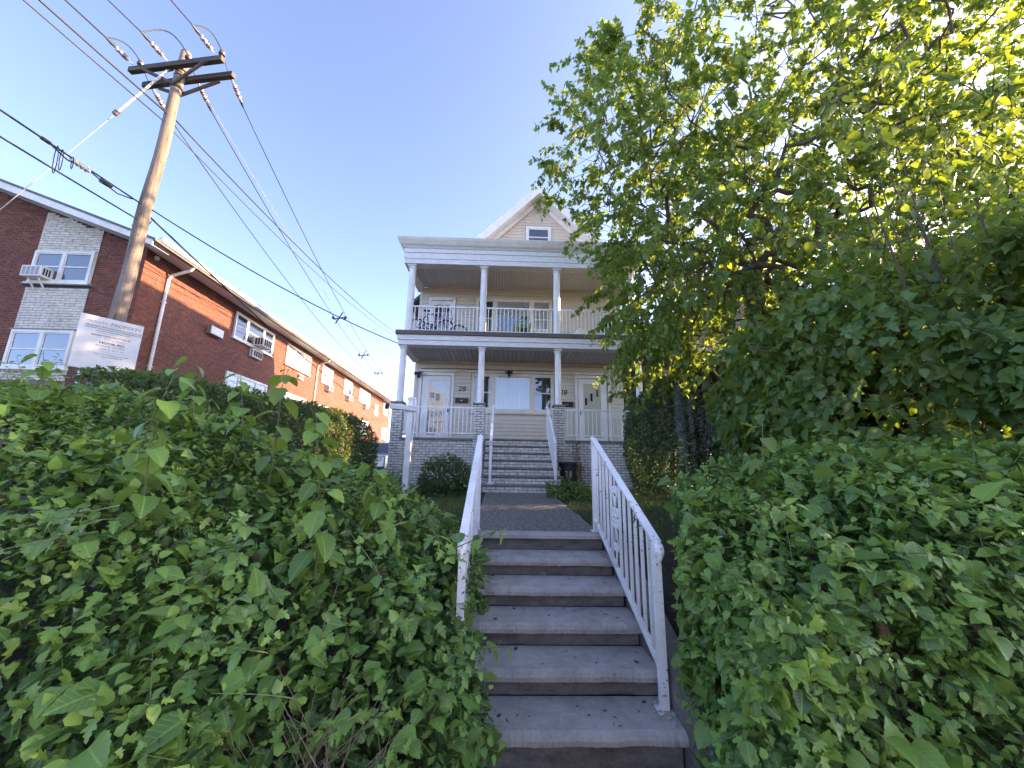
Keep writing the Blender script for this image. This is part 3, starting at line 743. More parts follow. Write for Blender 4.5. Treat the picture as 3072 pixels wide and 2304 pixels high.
q = MB(); q.prism([(-3.22, YF-.16, 8.305), (-3.26, YF-.19, 8.34), (-3.31, YF-.25, 8.46), (-3.33, YF-.27, 8.53), (-3.33, YW-.03, 8.56), (-3.22, YW-.03, 8.305)], (7.68, 0, 0)); q.build('cornice', M['frame'], house)
# ceilings, board by board
def cboards(x0, x1, wdt, y0, y1, z, m, parent, gap=.006):
    me = bpy.data.meshes.new('board'); v = [(0,0,.2),(0,0,.0),(.08,0,-.0),(.5,0,-.0),(.92,0,0),(1,0,.2)]
    v = [(.0,0,.02),(.05,0,0),(.95,0,0),(1,0,.02)]; v = v+[(a, 1, c) for a, b, c in v]
    me.from_pydata(v, [], [(0,1,5,4),(1,2,6,5),(2,3,7,6),(0,4,7,3)]); me.materials.append(m)
    x = x0
    while x < x1-.02:
        w = min(wdt, x1-x); inst('ceiling_board', me, parent, (x, y0, z), (0, 0, 0), (w-gap, y1-y0, 1)); x += wdt
lc = MB(); lc.box(-2.89, 3.965, YF+.281, YW-.001, 5.25, 5.44); lce = lc.build('porch_ceiling', M['dark'], house)
cboards(-2.89, 3.96, .145, YF+.282, YW-.02, 5.21, M['ceil'], lce)
lc = MB(); lc.box(-2.89, 3.965, YF+.281, YW-.001, 8.03, 8.2); uce = lc.build('upper_ceiling', M['dark'], house)
cboards(-2.89, 3.96, .10, YF+.282, YW-.02, 7.99, M['soffit'], uce)
q = MB(); q.box(-2.9, 3.97, YW-.05, YW-.018, 5.13, 5.205); q.box(-2.9, 3.97, YW-.05, YW-.018, 7.94, 7.985); q.build('crown_trim', M['siding'], house)
# roof with gable front
q = MB(); t = .12; rx, rz = 1.21, 11.95; y0, y1 = 12.36, 21.75
q.prism([(rx, 12.93, rz), (-3.45, 12.93, rz-4.66), (-3.45, 12.93, rz-4.66-t), (rx, 12.93, rz-t*1.2), (4.62, 12.93, rz-3.41-t), (4.62, 12.93, rz-3.41)], (0, y1-12.93, 0))
q.prism([(rx, y0, rz), (rx-3.36, y0, rz-3.36), (rx-3.36, y0, rz-3.36-t), (rx, y0, rz-t*1.2), (rx+3.36, y0, rz-3.36-t), (rx+3.36, y0, rz-3.36)], (0, 12.929-y0, 0)); q.build('roof', M['shingle'], house)
q = MB()
def rake(dx0, w, y0, y1, zo):
    q.prism([(rx, y0, rz-zo), (rx-3.3+zo, y0, rz-3.3), (rx-3.3+zo, y0, rz-3.3-w), (rx, y0, rz-zo-w)], (0, y1-y0, 0))
    q.prism([(rx, y0, rz-zo), (rx+3.3-zo, y0, rz-3.3), (rx+3.3-zo, y0, rz-3.3-w), (rx, y0, rz-zo-w)], (0, y1-y0, 0))
rake(0, .36, 12.33, 12.357, .02); rake(0, .06, 12.357, YW-.02, .20); rake(0, .22, YW-.06, YW-.021, .27)
q.build('rake_board', M['trim'], house)
q = MB(); q.box(rx-.05, rx+.06, YW-.3, YW-.1, 11.28, 11.40); q.ball((rx, YW-.2, 11.20), .09, .09, .12); q.build('gable_ornament', M['stone'], house)
q = MB(); q.box(.95, 1.5, 18.3, 19.2, 10.8, 12.95); q.box(.90, 1.55, 18.25, 19.25, 12.9, 13.05); q.build('chimney', M['rbrick'], house)

# railings of the porches
BAL = bpy.data.meshes.new('baluster'); 
_b = MB().box(-.5, .5, -.5, .5, 0, 1); BAL.from_pydata(_b.v, [], _b.f); BAL.materials.append(M['wpaint'])
def railing(a, b, z0, z1, sp=.115, rw=.05, bw=.024, name='railing', brk=True):
    a = Vector(a); b = Vector(b); q = MB()
    d = (b-a).normalized()
    q.bar((a.x, a.y, z1-.02), (b.x, b.y, z1-.02), rw, .04); q.bar((a.x, a.y, z0+.018), (b.x, b.y, z0+.018), rw*.8, .036)
    r = q.build(name, M['wpaint'], house); L = (b-a).length; n = max(2, int(L/sp)); rz_ = math.atan2(d.y, d.x)
    for i in range(n):
        p = a+d*(L*(i+.5)/n); inst('baluster', BAL, r, (p.x, p.y, z0+.036), (0, 0, rz_), (bw, bw, z1-.04-z0-.036))
    return r
upx = (-2.87, -.645, 1.62, 3.93)
for i in range(3): railing((upx[i]+.11, YF+.1), (upx[i+1]-.11, YF+.1), 5.62, 6.42)
for x in (-2.9, 3.97): railing((x, YF+.28), (x, YW-.03), 5.62, 6.42)
railing((-2.82, YF+.04), (-.81, YF+.04), 2.56, 3.33); railing((1.83, YF+.04), (3.87, YF+.04), 2.56, 3.33)
for x in (-2.96, 4.03): railing((x, YF+.33), (x, YW-.03), 2.56, 3.33)
railing((-.48, YF+.04), (-.27, YF+.04), 2.56, 3.33, .13); railing((1.32, YF+.04), (1.50, YF+.04), 2.56, 3.33, .13)
# stoop handrails
for sx in (-.24, 1.27):
    q = MB(); yt, yb = YF-.22, SY+.10
    q.bar((sx, yt, 3.36), (sx, yb, 2.27), .055, .045); q.bar((sx, yb, SZ+SR), (sx, yb, 2.27), .06); q.bar((sx, yt, SZ+SR*7), (sx, yt, 3.37), .05)
    q.bar((sx, yt, 2.62), (sx, yb, 1.50), .035, .035); q.bar((sx, yt, 3.34), (sx, YF+.06, 3.34), .05, .04)
    q.box(sx-.09, sx+.09, yb-.09, yb+.09, SZ+SR, SZ+SR+.02); q.tube([(sx-.035, yb-.02, 2.25), (sx+.035, yb-.02, 2.25)], .035, 10)
    r = q.build('stoop_handrail', M['wpaint'], house); n = 13
    for i in range(1, n):
        t = i/n; y = yt+(yb-yt)*t; inst('baluster', BAL, r, (sx, y, 2.62-1.12*t), (0, 0, 0), (.02, .02, .72))

# ------------------------------------------------------------------ step railings (things of their own)
def step_rail(x, label, inner):
    y0, y1 = 2.87, 4.64
    zt0, zt1 = 1.22, 2.05
    t = thing('stair_railing', label, 'railing', (x, y0, .165), group='white iron railings of the front steps')
    q = MB(); q.bar((x, y0, .15), (x, y0, zt0-.02), .052); q.build('post', M['wpaint'], t)
    q = MB(); q.bar((x, y1, .98), (x, y1, zt1), .05); q.build('post', M['wpaint'], t)
    q = MB(); q.box(x-.055, x+.045, y0-.05, y0+.05, .1655, .173); q.build('base_plate', M['wpaint'], t)
    q = MB(); q.box(x-.05, x+.035, y1-.05, y1+.05, .992, 1.004); q.build('base_plate', M['wpaint'], t)
    q = MB(); q.bar((x, y0-.03, zt0-.01), (x, y1+.02, zt1+.01), .062, .018)
    q.bar((x, y0-.02, zt0-.028), (x, y1+.02, zt1-.008), .03, .03)
    # scroll end
    c = Vector((x, y0-.03, zt0-.065)); n = 9; prev = None
    for i in range(n+1):
        a = math.radians(80+ (i/n)*250); p = c+Vector((0, math.cos(a)*.05, math.sin(a)*.05))
        if prev is not None: q.bar(prev, p, .062, .014, up=(1, 0, 0))
        prev = p
    q.tube([c+Vector((-.031, 0, 0)), c+Vector((.031, 0, 0))], .046, 12)
    c2 = Vector((x, y1+.03, zt1-.03)); prev = None
    for i in range(7):
        a = math.radians(100-(i/6)*200); p = c2+Vector((0, math.cos(a)*.04, math.sin(a)*.04))
        if prev is not None: q.bar(prev, p, .06, .014, up=(1, 0, 0))
        prev = p
    q.build('handrail', M['wpaint'], t)
    zb0, zb1 = .40, 1.13
    q = MB(); q.bar((x, y0, zb0), (x, y1, zb1), .04, .03); q.build('bottom_rail', M['wpaint'], t)
    n = 13
    for i in range(1, n):
        s = i/n; y = y0+(y1-y0)*s; za = zb0+(zb1-zb0)*s; zb = zt0-.03+(zt1-zt0)*s
        if i in (7,): continue
        q = MB(); q.bar((x, y, za), (x, y, zb), .022); q.build('baluster', M['wpaint'], t)
    # scrolled panel between two balusters
    ya, yb_ = y0+(y1-y0)*6/n, y0+(y1-y0)*8/n; ym = (ya+yb_)/2; sl = (zt1-zt0)/(y1-y0); zc = (zb0+zt0-.03)/2+sl*(ym-y0)
    q = MB(); k = .017
    def ring(dy, dz, r): q.torus((x, ym+dy, zc+dz), (1, 0, 0), r, .0125, 16, 6)
    for dz in (-.05, .05):
        for dy in (-.046, .046): ring(dy, dz, .038)
    for sgn in (-1, 1):
        for dz in (.26, -.26): ring(sgn*.036, dz, .03)
        q.tube([(x, ym+sgn*.062, zc+.24), (x, ym+sgn*.03, zc+.16), (x, ym+sgn*.012, zc+.09)], .008, 5)
        q.tube([(x, ym+sgn*.062, zc-.24), (x, ym+sgn*.03, zc-.16), (x, ym+sgn*.012, zc-.09)], .008, 5)
    q.ball((x, ym, zc), .014, .02, .02)
    for dz, e in ((.29, zt0-.03+sl*(ym-y0)), (-.29, zb0+(zb1-zb0)*.54)): q.tube([(x, ym, zc+dz), (x, ym, e)], .009, 5)
    q.tube([(x, ym, zc-.2), (x, ym, zc+.2)], .008, 5); q.build('scroll_panel', M['wpaint'], t, smooth=True)
step_rail(1.11, 'white iron stair railing standing clear on the side of the right-hand hedge', -1)
step_rail(-.25, 'white iron stair railing half swallowed by the left-hand hedge', 1)

# ------------------------------------------------------------------ post, bins, balcony things
t = thing('sign_post', 'white vinyl post with a short broken arm standing on the lawn before the porch', 'post', (-1.83, 7.7, 1.06))
px, py = -1.83, 7.7
q = MB(); q.box(px-.055, px+.055, py-.055, py+.055, 1.03, 2.98); q.build('post', M['wpaint'], t, bevel=.006)
q = MB(); q.add([(px-.07, py-.07, 2.98), (px+.07, py-.07, 2.98), (px+.07, py+.07, 2.98), (px-.07, py+.07, 2.98), (px-.07, py-.07, 3.01), (px+.07, py-.07, 3.01), (px+.07, py+.07, 3.01), (px-.07, py+.07, 3.01), (px, py, 3.06)], [(0,3,2,1),(0,1,5,4),(1,2,6,5),(2,3,7,6),(3,0,4,7),(4,5,8),(5,6,8),(6,7,8),(7,4,8)]); q.build('cap', M['wpaint'], t)
q = MB(); q.obox((px+.10, py+.02, 2.74), (-.46, -.22, .02), (.045, -.09, 0), (0, 0, .10)); q.build('arm', M['trimw'], t, bevel=.004)
q = MB(); q.obox((px-.40, py-.21, 2.745), (-.05, -.03, .005), (.045, -.09, 0), (0, 0, .09)); q.build('arm_end', M['dark'], t)
q = MB(); q.tube([(px+.075, py-.03, 3.02), (px+.10, py-.03, 2.9), (px+.085, py-.03, 2.7), (px+.105, py-.03, 2.5), (px+.08, py-.03, 2.3), (px+.075, py-.03, 2.05)], [.02, .028, .02, .026, .018, .008], 5); q.build('peeling_strip', M['wpaint'], t)

def bin_(x, y, z, m, label, digits=True, s=1.0):
    t = thing('trash_bin', label, 'bin', (x, y, z))
    q = MB(); q.lathe([(.21*s, z), (.215*s, z+.02), (.265*s, z+.60*s), (.285*s, z+.605*s), (.29*s, z+.64*s)], x, y, 22); q.build('body', m, t, smooth=False)
    q = MB(); q.lathe([(.30*s, z+.64*s), (.305*s, z+.675*s), (.26*s, z+.70*s), (.1*s, z+.715*s), (.02, z+.72*s)], x, y, 22); q.build('lid', m, t)
    for sgn in (-1, 1):
        q = MB(); q.tube([(x+sgn*.27*s, y-.05, z+.60*s), (x+sgn*.34*s, y-.06, z+.58*s), (x+sgn*.35*s, y-.06, z+.52*s), (x+sgn*.26*s, y-.05, z+.50*s)], .014, 6); q.build('handle', m, t)
    if digits:
        # hand painted 28, following the curved front
        def stroke(pts):
            w = MB(); P = []
            for (a, b) in pts:
                zz = z+.40*s+b; rr_ = (.215+.05*(zz-z)/.6)*s+.003; th = -math.pi/2-.32+a/rr_; P.append((x+rr_*math.cos(th), y+rr_*math.sin(th), zz))
            w.tube(P, .0085, 5); w.build('painted_digit', M['chalk'], t)
        stroke([(-.085, .05), (-.07, .075), (-.045, .08), (-.028, .06), (-.035, .02), (-.055, -.02), (-.07, -.06), (-.045, -.065), (-.02, -.06)])
        stroke([(.05, .075), (.025, .055), (.035, .02), (.06, .0), (.075, -.03), (.055, -.06), (.03, -.05), (.025, -.02), (.05, .005), (.072, .035), (.068, .065), (.05, .075)])
    return t
bin_(1.80, 10.15, 1.11, M['black'], 'black round trash bin with a white painted 28 beside the stoop', True, 1.02)
bin_(4.55, 11.25, 1.08, M['navy'], 'dark navy bin mostly hidden between the brick porch corner and the ivy', False, 1.1)

def bicycle(x, y, z, dx, label, mf, tilt=0):
    t = thing('bicycle', label, 'bicycle', (x, y, z), group='bicycles on the balcony')
    r = .31; w0 = Vector((x, y, z+r)); w1 = Vector((x+dx, y+.06, z+r)); ax = Vector((.06*(-1 if dx > 0 else 1), abs(dx), 0)).normalized()
    for c in (w0, w1):
        q = MB(); q.torus(c, ax, r-.03, .024, 26, 6); wh = q.build('wheel', M['tyre'], t, smooth=True)
        q = MB(); q.torus(c, ax, r-.062, .011, 26, 5); q.build('rim', M['steel'], wh, smooth=True)
        q = MB(); u = ax.orthogonal().normalized(); v_ = ax.cross(u)
        for k in range(12):
            a = 2*math.pi*k/12; q.tube([c, c+(u*math.cos(a)+v_*math.sin(a))*(r-.06)], .0025, 3)
        q.build('spokes', M['steel'], wh)
    bb = w0.lerp(w1, .45)+Vector((0, 0, -.03)); st_ = w0.lerp(w1, .33)+Vector((0, 0, .45)); hd = w0.lerp(w1, .80)+Vector((0, 0, .50))
    q = MB()
    for a, b in ((w0, bb), (w0, st_), (bb, st_), (bb, hd), (st_, hd), (hd, w1)): q.tube([a, b], .017, 6)
    q.tube([hd, hd+Vector((-dx*.05, 0, .14))], .015, 6); q.build('frame', mf, t)
    q = MB(); hb = hd+Vector((-dx*.05, 0, .14)); q.tube([hb+Vector((0, -.28, .06)), hb+Vector((0, -.1, 0)), hb+Vector((0, .1, 0)), hb+Vector((0, .28, .06))], .012, 6); q.build('handlebar', M['blackm'], t)
    q = MB(); s_ = st_+Vector((0, 0, .10)); q.tube([st_, s_], .013, 6); q.ball(s_+Vector((-dx*.02, 0, .02)), .13, .07, .03); q.build('saddle', M['black'], t, smooth=True)
    q = MB(); q.torus(bb, ax, .09, .008, 16, 4); q.tube([bb+ax*.06, bb+ax*.06+Vector((.1, 0, -.13))], .01, 5); q.build('crank', M['blackm'], t)
bicycle(-2.72, 11.45, 5.58, .88, 'black bicycle on the balcony nearest the rail, a pale rim showing', M['blackm'])
bicycle(-2.45, 11.85, 5.58, .98, 'grey bicycle leaning behind the black one on the balcony', M['steel'])
t = thing('storage_box', 'blue plastic storage box on the balcony floor', 'box', (-1.28, 11.5, 5.58))
q = MB(); q.box(-1.46, -1.08, 11.35, 11.65, 5.58, 5.76); q.build('tub', M['blue'], t, bevel=.012)
q = MB(); q.box(-1.48, -1.06, 11.33, 11.67, 5.762, 5.79); q.build('lid', M['greyf'], t, bevel=.006)
t = thing('plastic_chair', 'green plastic garden chair behind the balcony balusters', 'chair', (.62, 11.7, 5.58))
for a in (.42, .82):
    for b in (11.5, 11.9):
        q = MB(); q.bar((a, b, 5.58), (a+(.02 if a < .6 else -.02), b, 5.98), .04); q.build('leg', M['green'], t)
q = MB(); q.box(.38, .86, 11.45, 11.93, 5.98, 6.02); q.build('seat', M['green'], t, bevel=.01)
q = MB()
for k in range(5): q.bar((.42+k*.1, 11.92, 6.02), (.40+k*.11, 12.0, 6.34), .05, .02)
q.tube([(.38, 11.95, 6.0), (.36, 12.0, 6.25), (.45, 12.03, 6.38), (.62, 12.04, 6.42), (.79, 12.03, 6.38), (.88, 12.0, 6.25), (.86, 11.95, 6.0)], .025, 6); q.build('backrest', M['green'], t)
for a in (.36, .88):
    q = MB(); q.tube([(a, 11.95, 6.2), (a, 11.6, 6.2), (a, 11.48, 6.0)], .022, 6); q.build('armrest', M['green'], t)
t = thing('cooler', 'white cooler box under the right sash of the upper window', 'cooler', (1.2, 12.0, 5.58))
q = MB(); q.box(.98, 1.42, 11.75, 12.1, 5.58, 5.98); q.build('box', M['trim'], t, bevel=.02)
q = MB(); q.box(.96, 1.44, 11.73, 12.12, 5.985, 6.05); q.build('lid', M['trim'], t, bevel=.02)
q = MB(); q.tube([(.97, 11.9, 5.9), (.93, 11.8, 5.9), (.93, 12.0, 5.9), (.97, 12.0, 5.9)], .012, 5); q.build('handle', M['greyf'], t)
def sack(x, y, z, rx_, ry_, rz_, label, m):
    q = MB(); q.ball((0, 0, 0), 1, 1, 1, 18, 12); v = []
    for p in q.v:
        k = 1+.13*math.sin(p[0]*5+x*3)*math.sin(p[1]*4+1)+.08*math.sin(p[2]*9+p[0]*6)
        zz = p[2]*rz_*k; v.append((x+p[0]*rx_*k, y+p[1]*ry_*k, z+max(0, zz+rz_*.8)))
    q.v = v; o = q.build('cloth_bag', m, None, smooth=True); tag(o, label, 'bag', 'soft bags left on the balcony'); return o
sack(2.05, 11.55, 5.58, .26, .2, .17, 'grey cloth bag on the balcony just right of the third column', M['greyf'])
sack(2.45, 11.5, 5.58, .22, .2, .23, 'taller pale bag next to the grey one on the balcony', M['trimw'])
sack(-.15, 11.5, 5.58, .22, .18, .10, 'low grey bundle on the balcony below the upper window', M['greyf'])
t = thing('stroller', 'black and red stroller parked at the right end of the balcony', 'stroller', (3.42, 11.6, 5.58))
q = MB()
for i in range(9):
    a = math.radians(-20+i*22); 
v = []; f = []
for i in range(9):
    a = math.radians(200-i*22)
    for j in range(7):
        b = math.radians(-90+j*30); v.append((3.45+.30*math.cos(a)*abs(math.cos(b))**.5, 11.6+.24*math.sin(b), 6.22+.30*math.sin(a)*abs(math.cos(b))**.5+.0))
for i in range(8):
    for j in range(6): a = i*7+j; f.append((a, a+1, a+8, a+7))
q.add(v, f).build('canopy', M['red'], t, smooth=True)
q = MB(); q.prism([(3.18, 11.4, 6.30), (3.10, 11.4, 6.10), (3.35, 11.4, 5.92), (3.70, 11.4, 5.98), (3.72, 11.4, 6.2)], (0, .4, 0)); q.build('seat', M['black'], t, bevel=.02)
q = MB()
for yy in (11.38, 11.82): q.tube([(3.02, yy, 6.16), (3.3, yy, 6.05), (3.75, yy, 5.66)], .014, 6); q.tube([(3.7, yy, 6.3), (3.3, yy, 5.66)], .014, 6)
q.build('frame', M['blackm'], t)
for xx in (3.3, 3.75):
    for yy in (11.38, 11.82):
        q = MB(); q.torus((xx, yy, 5.66), (0, 1, 0), .06, .02, 14, 5); q.build('wheel', M['tyre'], t, smooth=True)

# ------------------------------------------------------------------ red brick apartment building
apt = thing('brick_building', 'long two-storey red brick apartment building with a pale brick strip on its gable end', 'building', (-12.5, 15, 1.1))
KD = Vector((-.04, 1, 0)).normalized(); NS = Vector((KD.y, -KD.x, 0))
CX, CY = -11.3, 11.3
WA = Wall((CX, CY, 0), KD, NS)                       # side wall, u runs away from the street
WB = Wall((CX, CY, 0), (-1, 0, 0), (0, -1, 0))       # street wall, u runs to the left
ETOP = 8.22; SL = .36
def gtop(u): return ETOP+.04+SL*min(u, 9.0)-SL*max(0, u-9.0)
q = MB()
A = lambda u, z, o=0: WA.at(u, z, o)
q.prism([WB.at(.009, .9, -.012), WB.at(.009, ETOP, -.012), WB.at(9, gtop(9), -.012), WB.at(18, ETOP, -.012), WB.at(18, .9, -.012)], KD*31.7 + Vector((.0, 0, 0)))
q.build('wall', M['lmort'], apt)
sidew = [(4.47, 7.48, 6.83, 7.98, [1, 1.6, 1], 'three-part'), (8.79, 11.70, 6.83, 7.96, [1, 1.3, 1], ''), (13.37, 15.15, 6.83, 7.96, [1, 1], ''), (17.38, 19.2, 6.83, 7.96, [1, 1], ''), (21.0, 24.1, 6.83, 7.94, [1, 1.2, 1], ''), (25.9, 26.9, 6.3, 7.32, [1], ''), (28.95, 30.7, 6.75, 7.9, [1, 1], '')]
loww = [(4.47, 7.48, 4.16, 5.36, [1, 1.6, 1]), (8.79, 11.70, 4.16, 5.36, [1, 1.3, 1]), (13.37, 15.15, 4.16, 5.36, [1, 1]), (17.38, 19.2, 4.16, 5.36, [1, 1]), (21.0, 24.1, 4.16, 5.36, [1, 1.2, 1]), (28.95, 30.7, 4.16, 5.36, [1, 1])]
sleeves = [(5.76, 6.56, 6.34, 6.74), (10.35, 10.98, 6.34, 6.64)]
holesA = [w[:4] for w in sidew]+[w[:4] for w in loww]+sleeves
holesA = [(a, b, c, d) for a, b, c, d in holesA]
fu0, fu1 = 1.48, 3.32
frontw = [(fu0+.02, fu1-.02, 6.95, 8.01, [1, 1]), (fu0+.02, fu1-.02, 4.25, 5.42, [1, 1])]
near = courses(0.0, 31.7, 3.3, ETOP, .215, .0725, holesA)
frontb = courses(0.0, 7.2, 3.3, 11.3, .215, .0725, [(fu0-.03, fu1+.03, 0, 20)], top=gtop)
UR = unit_brick('red_brick', M['rbrick'])
def dist(w, q): p = w.at(q[0], q[1]); return (p-Vector((0, 0, H))).length
allb = [(WA, q) for q in near]+[(WB, q) for q in frontb]
allb.sort(key=lambda t: dist(*t)+(8 if t[1][1] < 4.6 else 0))
for w, qq in allb[:300]:
    u, z, L, h = qq; j = random.uniform(-.0025, .0025)
    if w is WB: inst('brick', UR, apt, w.at(u+L, z, j), (0, 0, 0), (L, .03, h))
    else: inst('brick', UR, apt, w.at(u, z, j), (0, 0, w.rz), (L, .03, h))
mb = MB()
for w, qq in allb[300:]: mass_bricks(mb, w, [qq], .014)
o = mb.build('brickwork', M['rbrick'], apt, fix=False); o['kind'] = 'stuff'
UP = unit_brick('pale_brick', M['pbrick'])
pal = courses(fu0-.02, fu1+.02, 3.9, 11, .30, .083, [w[:4] for w in frontw]+[(fu0-.1, fu1+.1, 6.86, 6.95)], top=gtop)
for (u, z, L, h) in pal[:320]:
    inst('pale_brick', UP, apt, WB.at(u+L, z, .018+random.uniform(-.004, .004)), (0, 0, 0), (L, .05, h))
q = MB(); q.obox(WB.at(fu1+.03, 3.9, -.005), (fu1-fu0+.06, 0, 0), (0, -.015, 0), (0, 0, 5.0)); q.build('panel_bed', M['dmort'], apt)
WB2 = Wall(WB.at(fu1, 0, .012), (1, 0, 0), (0, -1, 0))
for (a, b, c, d, lt) in frontw:
    window(apt, WB2, 0.02, fu1-fu0-.02, c, d, lt, M['gutter'], M['glassd'], blinds=['half', 'half'] if c > 6 else ['drape', 'drape'], fw=.07, mull=.09)
q = MB(); q.obox(WB.at(fu1+.1, 6.865, 0), (fu1-fu0+.2, 0, 0), (0, -.11, 0), (0, 0, .07)); q.obox(WB.at(fu1+.1, 5.43, 0), (fu1-fu0+.2, 0, 0), (0, -.05, 0), (0, 0, .05)); q.build('stone_sill', M['stone'], apt)
for k, (a, b, c, d, lt, _) in enumerate(sidew):
    window(apt, WA, a, b, c, d, lt, M['gutter'], M['glassd'] if k == 0 else M['glass'], blinds=[random.choice(['half', 'drape', 'flat']) for _ in lt], fw=.07, mull=.09)
for k, (a, b, c, d, lt) in enumerate(loww):
    window(apt, WA, a, b, c, d, lt, M['gutter'], M['glass'], blinds=['drape' for _ in lt], fw=.07, mull=.09)
# eaves
EO = .72
q = MB(); q.obox(A(-.5, 8.20, EO), KD*32.5, NS*.11, (0, 0, .15)); q.obox(A(-.5, 8.345, EO), KD*32.5, NS*.125, (0, 0, .012)); q.build('gutter', M['gutter'], apt)
me = bpy.data.meshes.new('soffit_panel'); me.from_pydata([(0,0,0),(1,0,0),(1,1,0),(0,1,0),(0,0,.03),(1,0,.03),(1,1,.03),(0,1,.03)], [], [(0,3,2,1),(0,1,5,4),(2,3,7,6)]); me.materials.append(M['soffit'])
q = MB(); q.obox(A(-.5, 8.262, -.0), KD*32.3, NS*(EO-.01), (0, 0, .01)); sf = q.build('soffit', M['dark'], apt)
u = -.48
while u < 31.6:
    # panel runs from the wall to the gutter; slightly irregular height
    p = A(u, 8.232+random.uniform(-.002, .002), .0)
    inst('soffit_panel', me, sf, p, (0, 0, WA.rz-math.pi/2), (EO-.012, .292, 1)); u += .30
# gable end soffit: boards that follow the slope, and the sloping fascia
fo = .62
g0 = Vector((CX, CY, 0))
def gs(u, dz=0, out=0): return Vector((CX-u, CY-out, ETOP+.04+SL*u+dz))
nb = 9
for i in range(nb):
    o0 = fo*i/nb+.01; o1 = fo*(i+1)/nb-.004
    q = MB(); q.prism([gs(-.7, .0, o0), gs(-.7, .0, o1), gs(-.7, .02, o1), gs(-.7, .02, o0)], gs(9, 0, 0)-gs(-.7, 0, 0)); q.build('gable_soffit_board', M['soffit'], apt)
q = MB(); q.prism([gs(-.74, -.02, fo), gs(-.74, .22, fo), gs(-.74, .22, fo+.03), gs(-.74, -.02, fo+.03)], gs(9, 0, 0)-gs(-.74, 0, 0)); q.build('fascia', M['gutter'], apt)
q = MB(); q.prism([gs(-.82, .16, fo+.05), gs(9, .23, fo+.05), gs(9, .30, fo+.05), gs(-.82, .235, fo+.05)], KD*32.6); q.build('roof', M['shingle'], apt)
# downspouts
def downspout(u, elbow):
    q = MB(); a = A(u, 1.1, .05); b = A(u, 7.62, .05); c = A(u+.02, 7.78, .12); d = A(u+.06, 8.02, EO-.08); e = A(u+.06, 8.2, EO+.05)
    q.tube([a, b, c, d, e], .048, 8)
    for z in (2.5, 4.6, 6.8): q.obox(A(u-.065, z, 0), KD*.13, NS*.10, (0, 0, .03))
    q.build('downspout', M['gutter'], apt)
downspout(.90, 0); downspout(12.69, 0)
q = MB(); q.obox(A(3.0, 6.48, 0), KD*.72, NS*.17, (0, 0, .34)); lb = q.build('wall_light', M['stone'], apt, bevel=.01)
q = MB(); q.obox(A(3.02, 6.5, .171), KD*.68, NS*.02, (0, 0, .30)); q.build('lens', M['trimw'], lb)
q = MB(); q.obox(WA.at(.28, 8.02, 0), KD*.1, NS*.08, (0, 0, .12)); q.build('camera_box', M['gutter'], apt)

def ac(wall, u0, u1, z0, z1, out, label, brackets=False, dirn=1):
    t = thing('air_conditioner', label, 'air conditioner', wall.at((u0+u1)/2, z0, 0), group='air conditioners of the brick building')
    q = MB(); q.obox(wall.at(u0, z0, .0), wall.d*(u1-u0), wall.n*out, (0, 0, z1-z0)); q.build('case', M['gutter'], t, bevel=.012)
    q = MB(); q.obox(wall.at(u0+.04, z0+.04, out), wall.d*(u1-u0-.08), wall.n*.004, (0, 0, z1-z0-.08)); gr = q.build('grille', M['greyf'] if brackets else M['dark'], t)
    n = 4
    for i in range(n+1):
        uu_ = u0+.04+(u1-u0-.08)*i/n; q = MB(); q.obox(wall.at(uu_-.008, z0+.04, out+.004), wall.d*.016, wall.n*.008, (0, 0, z1-z0-.08)); q.build('grille_bar', M['gutter'], gr)
    for sd_ in (u0-.001, u1+.001):
        q = MB(); s = -1 if sd_ < (u0+u1)/2 else 1
        for k in range(3): q.obox(wall.at(sd_, z0+.06, .12+k*(out-.14)/3), wall.d*(s*.004), wall.n*((out-.14)/3-.03), (0, 0, z1-z0-.12))
        q.build('side_vent', M['dark'], t)
    if brackets:
        for uu_ in (u0+.15, u1-.15):
            q = MB(); q.bar(wall.at(uu_, z0-.01, out-.1), wall.at(uu_, z0-.32, .03), .035); q.build('bracket', M['gutter'], t)
WBr = Wall((CX-fu1, CY, 0), (1, 0, 0), (0, -1, 0))
ac(WBr, .12, .72, 7.02, 7.36, .36, 'air conditioner on brackets in the upper window of the pale brick strip', True)
ac(WA, 5.88, 6.58, 6.90, 7.32, .50, 'air conditioner sticking out of the nearest three-part window on the long wall')
ac(WA, 5.78, 6.54, 6.36, 6.72, .16, 'grilled air conditioner set in the brick just below the nearest three-part window')
ac(WA, 10.36, 10.97, 6.36, 6.63, .10, 'dark low air conditioner in the brick under the second three-part window')
ac(WA, 14.2, 14.9, 6.42, 6.80, .30, 'white air conditioner under the double window just past the far downspout')
ac(WA, 18.1, 18.9, 6.42, 6.80, .30, 'white air conditioner under the fourth window along the long brick wall')
ac(WA, 22.4, 23.1, 6.42, 6.80, .30, 'white air conditioner under the farthest three-part window of the brick wall')

